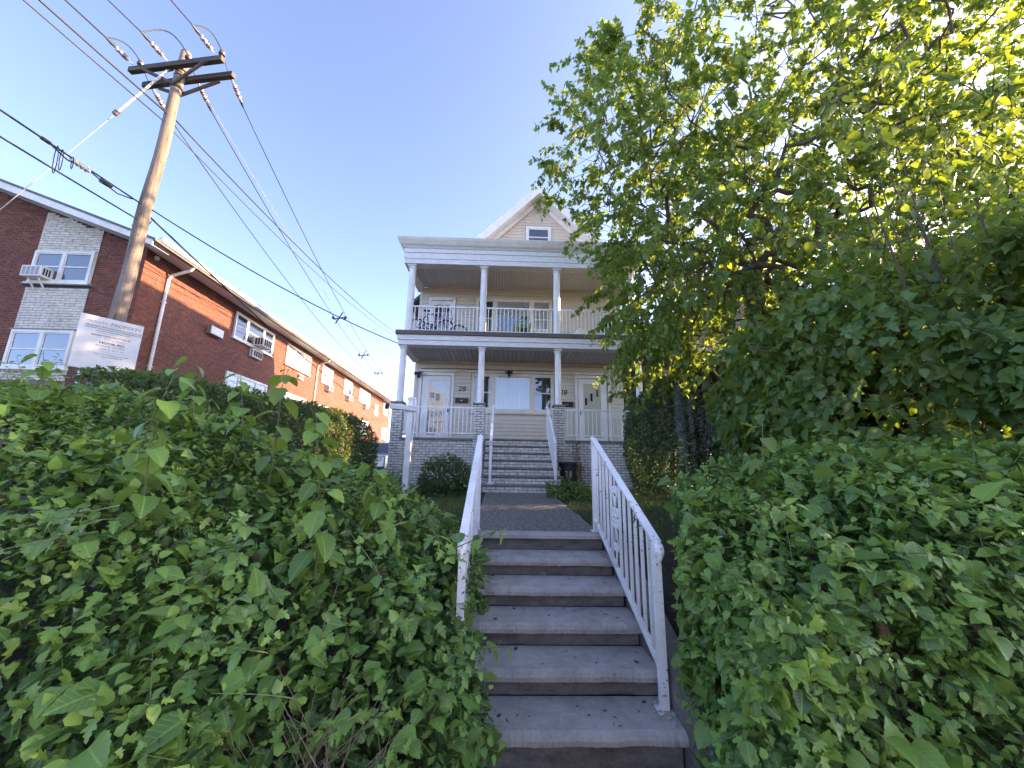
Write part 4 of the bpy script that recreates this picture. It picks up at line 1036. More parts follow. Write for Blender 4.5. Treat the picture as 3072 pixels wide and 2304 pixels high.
# ------------------------------------------------------------------ utility pole and wires
pole = thing('utility_pole', 'weathered wooden utility pole with two dark crossarms', 'utility pole', (-7.5, 7.2, 1.0))
def pc(z): return Vector((-7.52+.015*(z-1), 7.2, z))
q = MB(); zs = np.linspace(.9, 10.78, 26); pts = []; rs = []
for z in zs: pts.append(pc(z)+Vector((.01*math.sin(z*1.7), .01*math.cos(z*2.3), 0))); rs.append(.138-.0045*(z-1)+.003*math.sin(z*3.1))
q.tube(pts, rs, 18); q.tube([pc(10.78), pc(10.82)], [.092, .065], 18); q.build('shaft', M['wood'], pole, smooth=True)
def arm(pl, pr):
    q = MB(); q.bar(pl, pr, .10, .125); return q.build('crossarm', M['arm'], pole, bevel=.008)
a1l, a1r = Vector((-8.53, 7.22, 10.25)), Vector((-6.23, 6.87, 10.25)); a2l, a2r = Vector((-8.46, 7.50, 10.17)), Vector((-6.18, 7.15, 10.17))
ad = (a1r-a1l).normalized()
arm(a1l, a1r); arm(a2l, a2r)
for (al, ar, zc, oy) in ((a1l, a1r, 9.80, -.11), (a2l, a2r, 9.74, .11)):
    for s in (.16, .84):
        p = al.lerp(ar, s)+Vector((0, -.05 if oy < 0 else .05, -.06)); c = pc(zc)+Vector((0, oy, 0)); q = MB(); q.bar(p, c, .045, .06); q.build('brace', M['arm'], pole)
q = MB()
for z in (10.25, 10.1, 9.77): q.torus(pc(z), (0, 0, 1), .104, .012, 18, 5)
q.build('pole_band', M['blackm'], pole)
def insul_pin(p):
    q = MB(); q.lathe([(.015, p.z), (.015, p.z+.06), (.06, p.z+.065), (.065, p.z+.10), (.04, p.z+.115), (.05, p.z+.13), (.05, p.z+.15), (.02, p.z+.165)], p.x, p.y, 12); q.build('pin_insulator', M['porc'], pole, smooth=False)
pins = [a1l.lerp(a1r, .10), a1l.lerp(a1r, .62), a1l.lerp(a1r, .975)]
for p in pins: insul_pin(p+Vector((0, 0, .06)))
def dead(a, d, label=None):
    d = Vector(d).normalized(); q = MB(); q.tube([a, a+d*.10], .012, 6)
    P = []; R = []
    for k in range(6):
        b = a+d*(.10+k*.045); P += [b, b+d*.01, b+d*.02, b+d*.034]; R += [.03, .05, .05, .03]
    q.tube(P, R, 10); i = q.build('dead_end_insulator', M['porcw'], pole)
    q = MB()
    for k in (1, 2, 4): b = a+d*(.103+k*.045); q.tube([b, b+d*.024], .053, 10)
    q.build('insulator_shed', M['porc'], i)
    q = MB(); e = a+d*.36; q.tube([e, e+d*.07, e+d*.2], [.024, .034, .016], 8); q.build('clamp', M['blackm'], pole)
    return a+d*.54
back = Vector((-.12, -1, .04))
bk = [dead(a1l.lerp(a1r, s)+Vector((0, -.06, .08)), back) for s in (.05, .42, .93)]
fwd = [Vector((-.12, 1, -.05))]*3
fw_ = [dead(a2l.lerp(a2r, s)+Vector((0, .06, -.04)), Vector((-.10, 1, -.42))) for s in (.09, .60, .97)]
q = MB()
for (a, b, hgt) in ((bk[0], pins[0]+Vector((0, 0, .2)), .18), (bk[1], pins[1]+Vector((0, 0, .2)), .34), (bk[2], pins[2]+Vector((0, 0, .2)), .22)):
    P = [a.lerp(b, k/10)+Vector((0, 0, hgt*math.sin(math.pi*k/10))) for k in range(11)]; q.tube(P, .012, 6)
for (a, b) in ((pins[0], fw_[0]), (pins[1], fw_[1]), (pins[2], fw_[2])):
    P = [(a+Vector((0, 0, .18))).lerp(b, k/8)+Vector((.02*math.sin(math.pi*k/8), 0, -.12*math.sin(math.pi*k/8))) for k in range(9)]; q.tube(P, .010, 6)
q.build('jumper_wire', M['wire'], pole)
GRP = 'overhead wires'
def wire(name, a, b, sag, r, m, label, n=26):
    a = Vector(a); b = Vector(b); q = MB()
    P = [a.lerp(b, k/n)+Vector((0, 0, -sag*4*(k/n)*(1-k/n))) for k in range(n+1)]
    q.tube(P, r, 6); o = q.build(name, m, None, smooth=True); tag(o, label, 'wire', GRP); return o
wire('power_line', bk[0], (-11.9, -26, 10.9), .7, .016, M['wire'], 'power line leaving the left end of the upper crossarm towards the top left corner')
wire('power_line', bk[1], (-13.4, -26, 11.0), .6, .013, M['wire'], 'power line leaving the middle of the upper crossarm over the street')
wire('power_line', bk[2], (-11.0, -26, 11.2), .6, .013, M['wire'], 'power line leaving the right end of the upper crossarm over the street')
wire('neutral_wire', (-7.38, 7.10, 9.03), (-10.9, -26, 9.3), .5, .017, M['wire'], 'thick black wire passing close to the pole below the crossarms')
wire('secondary_wire', (-7.43, 7.07, 8.84), (-11.2, -26, 9.1), .4, .012, M['wire'], 'thin dark wire passing in front of the pole, lowest of the upper left wires')
wire('power_line', fw_[2], (-11.35, 40.5, 9.98), 1.15, .013, M['wire'], 'power line from the right end of the lower crossarm to the far spacers')
wire('power_line', fw_[1], (-11.65, 40.5, 9.95), 1.15, .013, M['wire'], 'power line from the middle of the lower crossarm to the far spacers')
wire('power_line', fw_[0], (-12.0, 40.5, 9.9), 1.2, .013, M['wire'], 'power line from the left end of the lower crossarm down the driveway')
wire('neutral_wire', (-7.34, 7.28, 9.04), (-7.30, 28, 10.9), .5, .016, M['wire'], 'thick dark wire from the pole to the upper corner of the house front')
wire('secondary_wire', (-7.43, 7.07, 8.84), (-7.38, 28, 10.7), .55, .010, M['wire'], 'thin dark wire running just under the thick one to the house front')
wire('bare_wire', (-7.05, 7.45, 10.0), (-11.2, 40.5, 9.0), .6, .006, M['alu'], 'very thin bare silver wire below the crossarms')
wire('cable', (-7.44, 7.09, 6.80), (-5.3, -26, 7.0), .9, .015, M['wire'], 'upper black telephone cable bundle from the pole out over the hedge to the left')
wire('cable', (-7.45, 7.08, 6.45), (-5.9, -26, 6.7), .9, .014, M['wire'], 'lower black telephone cable from the pole to the left edge')
wire('cable', (-7.36, 7.2, 6.62), (-11.4, 42, 6.8), .9, .020, M['wire'], 'black telephone cable sagging along the front of the brick building')
wire('service_wire', (-7.36, 7.22, 6.78), (-3.10, 10.83, 5.16), .18, .013, M['wire'], 'black service drop from the pole to the porch beam')
wire('service_wire', (-7.36, 7.3, 6.55), (-10.5, 9.9, 8.15), .25, .008, M['wire'], 'thin wire from the pole to the roof corner of the brick building')
# splice loops on the cables by the pole
def cab(y, dz=0, dx=0):
    k = (7.09-y)/33.09; return Vector((-7.44+2.14*k+dx, y, 6.80+.2*k-.9*4*k*(1-k)+dz))
t = thing('cable_splice', 'pale splice case with hanging wire loops on the telephone cable left of the pole', 'cable splice', cab(5.95))
q = MB(); q.tube([cab(6.05, -.03), cab(5.75, -.03)], .035, 8)
for k in range(4): q.torus(cab(5.80+.07*k, -.03), (0, 1, 0), .042, .011, 10, 4)
q.build('case', M['porcw'], t)
q = MB()
for (y, r_) in ((5.55, .22), (5.62, .17), (5.78, .10)): q.torus(cab(y, -r_+.02), (.55, .8, .1), r_, .006, 26, 4)
q.tube([cab(6.9, -.02), cab(6.6, -.10), cab(6.3, -.06), cab(6.05, -.02), cab(5.7, -.08), cab(5.4, 0)], .012, 6); q.build('wire_loop', M['wire'], t)
q = MB(); q.tube([cab(6.45, -.04), cab(6.28, -.05)], .05, 8); q.build('clamp', M['blackm'], t)
q = MB(); q.tube([cab(5.42), cab(5.3)], .03, 8); q.build('clamp', M['blackm'], t)
t = thing('guy_wire', 'pale fibreglass guy rod and steel wire slanting down from the crossarm braces', 'guy wire', (-7.55, 7.1, 10.1))
g0_ = Vector((-7.56, 7.07, 10.12)); g1_ = Vector((-8.13, 6.86, 8.76)); dg_ = (g1_-g0_)
q = MB(); q.tube([g0_, g1_], .022, 8); q.build('rod', M['rod'], t)
q = MB(); q.tube([g1_-dg_*.01, g1_+dg_*.05], .05, 8); q.build('fitting', M['porc'], t)
q = MB(); q.tube([g0_+Vector((.06, .05, .1)), g0_], .03, 8); q.build('fitting', M['blackm'], t)
q = MB(); q.tube([g1_, g0_+dg_*6.5], .008, 6); q.build('strand', M['alu'], t)
for (y, lab) in ((17.3, 'nearest'), (23.5, 'middle'), (29.6, 'farthest')):
    s = (y-8.2)/(40.5-8.2); zc = 9.05+.9*s-1.15*4*s*(1-s); xc = -6.3-(5.25)*s
    t = thing('wire_spacer', 'dark cable spacer on the paired wires left of the house, %s of three' % lab, 'spacer', (xc, y, zc), group='cable spacers on the far wires')
    q = MB(); q.bar((xc-.28, y, zc-.05), (xc+.28, y, zc+.05), .05); q.bar((xc-.1, y-.1, zc-.3), (xc+.1, y+.1, zc+.35), .05); q.build('bracket', M['blackm'], t)
    for s_ in (-.28, .28):
        q = MB(); q.ball((xc+s_, y, zc+.03), .07, .07, .09); q.build('clamp', M['porc'], t)

# ------------------------------------------------------------------ towing sign
TL = Vector((-7.03, 6.2, 4.09)); SD = Vector((.43, .65, 0)).normalized(); SNn = Vector((SD.y, -SD.x, 0)); SW_, SH = .79, .92
t = thing('parking_sign', 'white private property towing sign rising above the hedge in front of the pole', 'sign', (TL.x, TL.y, 1.0))
q = MB(); q.obox(TL-Vector((0, 0, SH)), SD*SW_, -SNn*.008, (0, 0, SH)); q.build('board', M['sign'], t, bevel=.003)
for s in (.2, .8):
    q = MB(); c = TL+SD*(SW_*s)-SNn*.03; q.bar((c.x, c.y, .9), (c.x, c.y, 4.0), .04); q.build('post', M['steel'], t)
def st_line(body, fx, fz, h, w, m, bold=.0):
    o = TL+SD*(SW_*fx)+Vector((0, 0, -SH*fz))+SNn*.0012
    text_mesh('lettering', body, m, t, o, SD, (0, 0, 1), height=h, width=w, extrude=.0006, bold=bold)
st_line('PRIVATE', .26, .135, .042, .24, M['inkf'], .01); st_line('PROPERTY', .72, .135, .062, .40, M['inkf'], .02)
st_line('RESERVED RESIDENT PARKING AND AUTHORIZED VISITORS ONLY AT ALL TIMES', .54, .195, .018, .70, M['ink'], .012)
st_line('UNAUTHORIZED PARKING IS PROHIBITED AND UNAUTHORIZED VEHICLES WILL', .54, .235, .018, .70, M['ink'], .012)
st_line('BE TOWED AT VEHICLE OWNER\'S EXPENSE', .54, .275, .018, .42, M['ink'], .012)
st_line('VEHICLES TOWED AND STORED BY:', .52, .365, .028, .50, M['ink'], .02)
st_line('TOWING', .58, .43, .04, .26, M['inkf'], .012)
st_line('HOOK RD.', .56, .498, .042, .32, M['ink'], .03)
st_line('BAYONNE, N.J. 07002', .54, .545, .024, .36, M['ink'], .012)
st_line('(201) 437-92', .58, .61, .034, .30, M['inkf'], .012)
st_line('24 HOURS, 7 DAYS CAN BE REACHED AT ALL TIMES', .58, .70, .016, .44, M['ink'], .012)
st_line('CALL POLICE DEPT. 858', .60, .745, .018, .26, M['ink'], .012)
q = MB()
for fz, a, b in ((.305, .25, .92), (.645, .42, .92)): q.obox(TL+SD*(SW_*a)+Vector((0, 0, -SH*fz)), SD*(SW_*(b-a)), SNn*.0008, (0, 0, .0025))
q.build('rule_line', M['ink'], t)

# ------------------------------------------------------------------ neighbour house and parked car
nb_ = thing('neighbour_house', 'dark sided house with a grey shingle roof behind the tree on the right', 'house', (8.5, 14, 1.1))
q = MB(); q.box(5.35, 12.5, 12.6, 24, 1.0, 6.4); q.prism([(5.35, 12.62, 6.4), (12.5, 12.62, 6.4), (8.9, 12.62, 8.4)], (0, 11, 0)); q.build('wall', M['nwall'], nb_)
nm = unit_plank(M['tan'])
z = 4.2
while z < 8.1:
    a = 5.35+max(0, (z-6.4)/2.0*3.55); b = 12.5-max(0, (z-6.4)/2.0*3.6)
    if b-a > .2: inst('siding_plank', nm, nb_, (a, 12.6, z), (0, 0, 0), (b-a, 1, .14))
    z += .14
for s in (-1, 1):
    q = MB(); xe = 8.9+s*4.2
    q.prism([(8.9, 12.2, 8.62), (xe, 12.2, 6.2), (xe, 12.2, 6.3+.02), (8.9, 12.2, 8.76)], (0, 12, 0)); q.build('roof_slope', M['shingle'], nb_)
q = MB(); q.prism([(4.6, 16.5, 6.2), (13, 16.5, 6.2), (13, 19.5, 9.4), (4.6, 19.5, 9.4)], (0, .1, -.1)); rf = q.build('rear_roof', M['shingle'], nb_)
for k in range(22):
    q = MB(); z0_ = 6.2+3.2*k/22; y0_ = 16.5+3.0*k/22; q.obox((4.58, y0_-.03, z0_+.02), (8.4, 0, 0), (0, .15, .16), (0, -.012, .012)); q.build('shingle_course', M['shingle'], rf)
q = MB(); q.prism([(4.72, 12.17, 6.17), (8.9, 12.17, 8.6), (8.9, 12.17, 8.4), (4.72, 12.17, 5.97)], (0, .03, 0)); q.prism([(13.1, 12.17, 6.17), (8.9, 12.17, 8.6), (8.9, 12.17, 8.4), (13.1, 12.17, 5.97)], (0, .03, 0)); q.build('fascia', M['black'], nb_)
WN = Wall((0, 12.6, 0), (1, 0, 0), (0, -1, 0)); window(nb_, WN, 6.6, 7.8, 4.6, 5.8, [1], M['frame'], M['glassd'])

car = thing('parked_car', 'silver sport utility car parked in the driveway past the end of the clipped hedge', 'car', (-6.25, 18.2, 1.085))
cx0, cz, cy = -7.2, 1.085, 18.2
prof = [(0, .35), (0, .95), (.25, 1.02), (1.05, 1.08), (1.55, 1.62), (2.0, 1.70), (3.6, 1.70), (4.15, 1.15), (4.4, 1.05), (4.45, .4), (4.3, .3), (.1, .3)]
q = MB(); q.prism([(cx0, cy+a, cz+b) for a, b in prof], (1.85, 0, 0)); body = q.build('body', M['car'], car, bevel=.06)
q = MB(); q.prism([(cx0-.006, cy+a, cz+b) for a, b in ((1.2, 1.12), (1.62, 1.56), (2.05, 1.62), (3.5, 1.62), (3.95, 1.14))], (1.862, 0, 0)); q.build('side_window', M['glassd'], car)
q = MB(); q.add([(cx0+.12, cy+1.07, cz+1.11), (cx0+1.73, cy+1.07, cz+1.11), (cx0+1.68, cy+1.52, cz+1.60), (cx0+.17, cy+1.52, cz+1.60)], [(0, 1, 2, 3)]); o = q.build('windscreen', M['glassd'], car); o.location += Vector((0, -.02, .02))
for x_ in (cx0, cx0+1.85):
    for y_ in (cy+.85, cy+3.6):
        q = MB(); q.torus((x_, y_, cz+.34), (1, 0, 0), .25, .09, 20, 8); w = q.build('wheel', M['tyre'], car, smooth=True)
        q = MB(); q.tube([(x_-.06, y_, cz+.34), (x_+.06, y_, cz+.34)], .19, 14); q.build('rim', M['steel'], w)
for x_ in (cx0+.12, cx0+1.38):
    q = MB(); q.box(x_, x_+.35, cy-.012, cy+.05, cz+.72, cz+.9); q.build('headlight', M['lamp'], car, bevel=.02)
q = MB(); q.box(cx0+.5, cx0+1.35, cy-.014, cy+.05, cz+.52, cz+.85); q.build('radiator_grille', M['black'], car)
q = MB(); q.box(cx0+.02, cx0+1.83, cy-.04, cy+.1, cz+.32, cz+.48); q.build('bumper', M['black'], car, bevel=.03)
# the pale house across the street, mirrored in the front windows
opp = thing('opposite_house', 'pale house across the street, seen only mirrored in the front windows', 'house', (0, -18, 0))
q = MB(); q.box(-15, -3.5, -28, -18, -.2, 7.6); q.box(-2, 11, -28, -18, -.2, 7.2); q.prism([(-15.3, -17.6, 7.6), (-3.2, -17.6, 7.6), (-9.2, -17.6, 11)], (0, -10.6, 0)); q.box(-2.2, 11.2, -28.2, -17.8, 7.2, 7.6); q.build('wall', M['trimw'], opp)
WO = Wall((0, -18, 0), (-1, 0, 0), (0, 1, 0))
for u_ in (-10, -7, -4, -1.2, 4.6, 7.4, 10.2, 13): 
    for z_ in (1.2, 4.4): window(opp, WO, u_, u_+1.2, z_, z_+1.5, [1], M['trim'], M['glassd'])
#FOLIAGE#
# ------------------------------------------------------------------ leaves
def strip(rows, fold=.25, droop=.22, cup=.0):
    """rows: (t, half width, forward shift of the edge). Base at origin, blade along +Y, face up"""
    v = []; a = []; f = []
    for (t, w, s) in rows:
        zc = -droop*t*t
        if w <= 0: v.append((0, t, zc)); a.append((0, t)); continue
        v += [(-w, t+s, zc+fold*w-cup*w*w*3), (0, t, zc), (w, t+s, zc+fold*w-cup*w*w*3)]; a += [(-w/.45, t), (0, t), (w/.45, t)]
    k = 0; idx = []
    for (t, w, s) in rows:
        if w <= 0: idx.append((k,)); k += 1
        else: idx.append((k, k+1, k+2)); k += 3
    for A_, B_ in zip(idx[:-1], idx[1:]):
        if len(A_) == 3 and len(B_) == 3:
            f += [(A_[0], A_[1], B_[1]), (A_[0], B_[1], B_[0]), (A_[1], A_[2], B_[2]), (A_[1], B_[2], B_[1])]
        elif len(B_) == 1: f += [(A_[0], A_[1], B_[0]), (A_[1], A_[2], B_[0])]
        else: f += [(A_[0], B_[1], B_[0]), (A_[0], B_[2], B_[1])]
    return np.array(v, float), np.array(f, int), np.array(a, float)
def serr(fn, n, amp):
    r = []
    for i in range(n):
        t = i/(n-1); w = fn(t); r.append((t, max(0.0, w*(1+(amp if i % 2 else -amp))) if 0 < i < n-1 else (w if i == 0 else 0), .02 if i % 2 else 0))
    return r
heart = lambda t: .43*math.sin(math.pi*min(1, (t+.16)/1.16)**.72)**.85 if t < 1 else 0
T = {}
T['heart'] = strip(serr(heart, 13, .06), .28, .25)
oval = lambda t: .40*math.sin(math.pi*min(1, (t+.05)/1.05)**.78)**.9 if t < 1 else 0
T['ovate'] = strip(serr(oval, 10, .07), .26, .27)
T['ellip'] = strip([(0, .03, 0), (.15, .19, 0), (.45, .29, 0), (.75, .2, 0), (1, 0, 0)], .25, .18)
T['lobed'] = strip([(0, .05, 0), (.04, .33, -.03), (.12, .38, .03), (.22, .20, .02), (.34, .36, .07), (.42, .42, .12), (.50, .17, .02), (.64, .25, .07), (.74, .13, .02), (.86, .12, .04), (1, 0, 0)], .22, .22)
T['fig'] = strip([(0, .05, 0), (.05, .32, -.08), (.16, .42, .02), (.26, .22, .02), (.40, .40, .10), (.52, .38, .13), (.56, .16, .02), (.72, .20, .04), (.88, .16, .04), (1, 0, 0)], .2, .2)
T['low'] = strip([(0, .04, 0), (.3, .36, 0), (.7, .25, .02), (1, 0, 0)], .3, .2)
T['kite'] = (np.array([(0, 0, 0), (.36, .36, .08), (0, 1, -.14), (-.36, .36, .08)], float), np.array([(0, 1, 2), (0, 2, 3)]), np.array([(0, 0), (.8, .4), (0, 1), (-.8, .4)], float))
T['tiny'] = (np.array([(0, 0, 0), (.28, .45, .06), (0, 1, -.1), (-.28, .45, .06)], float), np.array([(0, 1, 2), (0, 2, 3)]), np.array([(0, 0), (.8, .5), (0, 1), (-.8, .5)], float))
T['blade'] = (np.array([(-.02, 0, 0), (.02, 0, 0), (-.016, .5, -.03), (.016, .5, -.03), (0, 1, -.16)], float), np.array([(0, 1, 3), (0, 3, 2), (2, 3, 4)]), np.array([(-.5, 0), (.5, 0), (-.5, .5), (.5, .5), (0, 1)], float))
T['ovate_l'] = strip([(0, .05, 0), (.12, .33, -.03), (.45, .40, .01), (.75, .21, .02), (1, 0, 0)], .26, .27)
T['heart_l'] = strip([(0, .18, -.06), (.14, .40, -.02), (.45, .41, .01), (.75, .21, .02), (1, 0, 0)], .28, .25)
T['lobed_l'] = strip([(0, .05, 0), (.08, .37, 0), (.22, .19, .02), (.40, .42, .10), (.50, .17, .02), (.72, .19, .06), (1, 0, 0)], .22, .22)
T['fig_l'] = strip([(0, .05, 0), (.10, .40, -.02), (.26, .22, .02), (.46, .40, .12), (.56, .16, .02), (.78, .19, .05), (1, 0, 0)], .2, .2)
T['ellip_l'] = (np.array([(0, 0, 0), (.29, .45, .07), (0, 1, -.16), (-.29, .45, .07)], float), np.array([(0, 1, 2), (0, 2, 3)]), np.array([(0, 0), (.8, .45), (0, 1), (-.8, .45)], float))
def unit(a): return a/np.maximum(np.linalg.norm(a, axis=1, keepdims=True), 1e-6)
CAMP = np.array([0, 0, H])
class Leaves:
    def __init__(s): s.d = []
    def add(s, kind, P, Yd, N, size, tone, vis=None):
        P = np.atleast_2d(P); n = len(P)
        if n == 0: return
        Yd = np.broadcast_to(np.atleast_2d(Yd), (n, 3)); N = np.broadcast_to(np.atleast_2d(N), (n, 3))
        s.d.append((kind, P, unit(Yd), N, np.broadcast_to(size, n).astype(float), np.clip(np.broadcast_to(tone, n), 0, .999).astype(float), np.ones(n) if vis is None else np.broadcast_to(vis, n)))
    def build(s, root, mat, n_ind=0, name='foliage'):
        # the leaves that show largest become objects of their own, the rest one mass
        sc = []
        for gi, (k, P, Yd, N, sz, tn, vs) in enumerate(s.d):
            q = P-CAMP; dd = np.linalg.norm(q, axis=1); fwd = q@ff
            px = np.abs(q@rr)/np.maximum(fwd, .01); py = np.abs(q@uu)/np.maximum(fwd, .01)
            inside = (fwd > .2) & (px < 1.30) & (py < .98)
            sc.append(np.where(inside, sz/dd*vs, 0))
        cut = 1e9
        if n_ind:
            al = np.concatenate(sc); cut = np.partition(al, -n_ind)[-n_ind] if len(al) > n_ind else 0
            cut = max(cut, 1e-6)
        meshes = {}; cnt = 0; CO = []; TR_ = []; AT = []; base = 0
        for (k, P, Yd, N, sz, tn, vs), S_ in zip(s.d, sc):
            v, f, a = T[k]
            Y_ = Yd; Z_ = N-(N*Y_).sum(1, keepdims=True)*Y_; Z_ = unit(Z_); X_ = np.cross(Y_, Z_)
            ind = S_ >= cut
            for i in np.nonzero(ind)[0]:
                if cnt >= n_ind: ind[i] = False; continue
                tb = int(tn[i]*5); key = (k, tb)
                if key not in meshes:
                    meshes[key] = fast_mesh('leaf', v, f, {'leaf': np.column_stack([a, np.full(len(v), (tb+.5)/5)])}, mat, True)
                o = bpy.data.objects.new('leaf', meshes[key]); C.objects.link(o); o.parent = root
                m3 = Matrix(((X_[i][0], Y_[i][0], Z_[i][0]), (X_[i][1], Y_[i][1], Z_[i][1]), (X_[i][2], Y_[i][2], Z_[i][2])))*sz[i]
                o.matrix_local = Matrix.Translation(Vector(P[i])+off(root)) @ m3.to_4x4(); cnt += 1
            sizes = [(k, ~ind)]
            if k+'_l' in T:   # leaves that show small are made of fewer faces
                f1, f2 = (.027, .009) if k != 'ellip' else (.022, 0)
                sizes = [(k, ~ind & (S_ >= f1)), (k+'_l', ~ind & (S_ < f1) & (S_ >= f2)), ('kite', ~ind & (S_ < f2))]
            elif k == 'low': sizes = [(k, ~ind & (S_ >= .014)), ('kite', ~ind & (S_ < .014))]
            for k_, r in sizes:
                n = r.sum()
                if n == 0: continue
                v, f, a = T[k_]
                co = P[r][:, None]+sz[r][:, None, None]*(v[None, :, :1]*X_[r][:, None]+v[None, :, 1:2]*Y_[r][:, None]+v[None, :, 2:3]*Z_[r][:, None])
                nv = len(v); CO.append(co.reshape(-1, 3)); TR_.append((f[None]+(np.arange(n)*nv)[:, None, None]).reshape(-1, 3)+base)
                AT.append(np.column_stack([np.tile(a, (n, 1)), np.repeat(tn[r], nv)])); base += n*nv
        if CO:
            me = fast_mesh(name, np.concatenate(CO), np.concatenate(TR_), {'leaf': np.concatenate(AT)}, mat, True)
            o = bpy.data.objects.new(name, me); link(o, root); o.location = off(root) if root in ROOTLOC else (0, 0, 0); o['kind'] = 'stuff'
            return o
def wob(P, f, s=0.0):
    return (np.sin(P[:, 0]*f+s)+np.sin(P[:, 1]*f*1.13+s*2.1+1)+np.sin(P[:, 2]*f*.93+s*1.7+2)+np.sin((P[:, 0]+P[:, 2])*f*1.7+s)+np.sin((P[:, 1]-P[:, 2])*f*1.9+s*3))/5
def shell(n, lo, hi, faces, falloff, bumpa=.08, bumpf=5, seed=0.0, inward=.45):
    """points in the outer shell of a shape given by faces (inside distance, outward normal)"""
    P = rng.uniform(lo, hi, (n, 3)); D = np.stack([fn(P) for fn, _ in faces], 1)
    D = D + (bumpa*wob(P, bumpf, seed))[:, None]
    d = D.min(1); ok = (d > -.02) & (d < inward) & (rng.random(n) < np.exp(-np.maximum(d, 0)/falloff))
    P = P[ok]; D = D[ok]; d = d[ok]
    w = np.exp(-(D-d[:, None])/.12); Nn = sum(w[:, i:i+1]*(nf(P) if callable(nf) else np.array(nf, float)[None]) for i, (_, nf) in enumerate(faces))
    return P, unit(Nn), d
def ell(c, r):
    c = np.array(c, float); r = np.array(r, float); rm = r.min()
    return (lambda P: (1-np.linalg.norm((P-c)/r, axis=1))*rm), (lambda P: unit((P-c)/r**2))
def orient(N, up=.6, rnd=.5, droop=.6):
    n = len(N); U = np.array([0, 0, 1.])
    Nn = unit(N+up*U+rnd*rng.normal(size=(n, 3)))
    t = unit(N*.6-droop*U+.8*rng.normal(size=(n, 3))); return t, Nn
def shoot(L, mb, base, d, ln, n, size, kinds, tone, curve=.15, r=.004, droop=.5, spread=.9, vis=1, taper=.6):
    base = np.array(base, float); d = np.array(d, float)/np.linalg.norm(d)
    side = np.cross(d, [0, 0, 1.]); side = side/np.linalg.norm(side) if np.linalg.norm(side) > .1 else np.array([1., 0, 0])
    bend = side*random.uniform(-1, 1)*curve+np.array([0, 0, random.uniform(-.5, .3)*curve])
    pts = [base+d*ln*t+bend*ln*t*t for t in np.linspace(0, 1, 6)]
    mb.tube(pts, [r*(1-.75*t) for t in np.linspace(0, 1, 6)], 5 if r > .003 else 3)
    ph = random.uniform(0, 6.28)
    for i in range(n):
        t = .12+.88*(i+.5)/n; p = base+d*ln*t+bend*ln*t*t
        ph += 2.4; u2 = np.cross(side, d); out = side*math.cos(ph)+u2*math.sin(ph)
        sz = size*(1.1-taper*t)*random.uniform(.75, 1.2)
        yd = out*spread+d*.55+np.array([0, 0, -droop])*random.uniform(.3, 1.2)
        nn = np.array([0, 0, 1.])*.9+d*.4+np.array([random.gauss(0, .35), random.gauss(0, .35)-.15, 0])
        if size > .09:   # big soft leaves hang from their stalks
            yd = out*.75+d*.15+np.array([0, 0, -random.uniform(.25, 1.0)]); nn = out*.75+np.array([random.gauss(0, .25), random.gauss(-.1, .25), .75])
        pet = p+unit(yd[None])[0]*size*.25
        if r > .003: mb.tube([p, pet], r*.35, 3, False)
        L.add(random.choice(kinds), pet, yd, nn, sz, min(.98, tone+.25*t+random.uniform(-.1, .1)), vis)

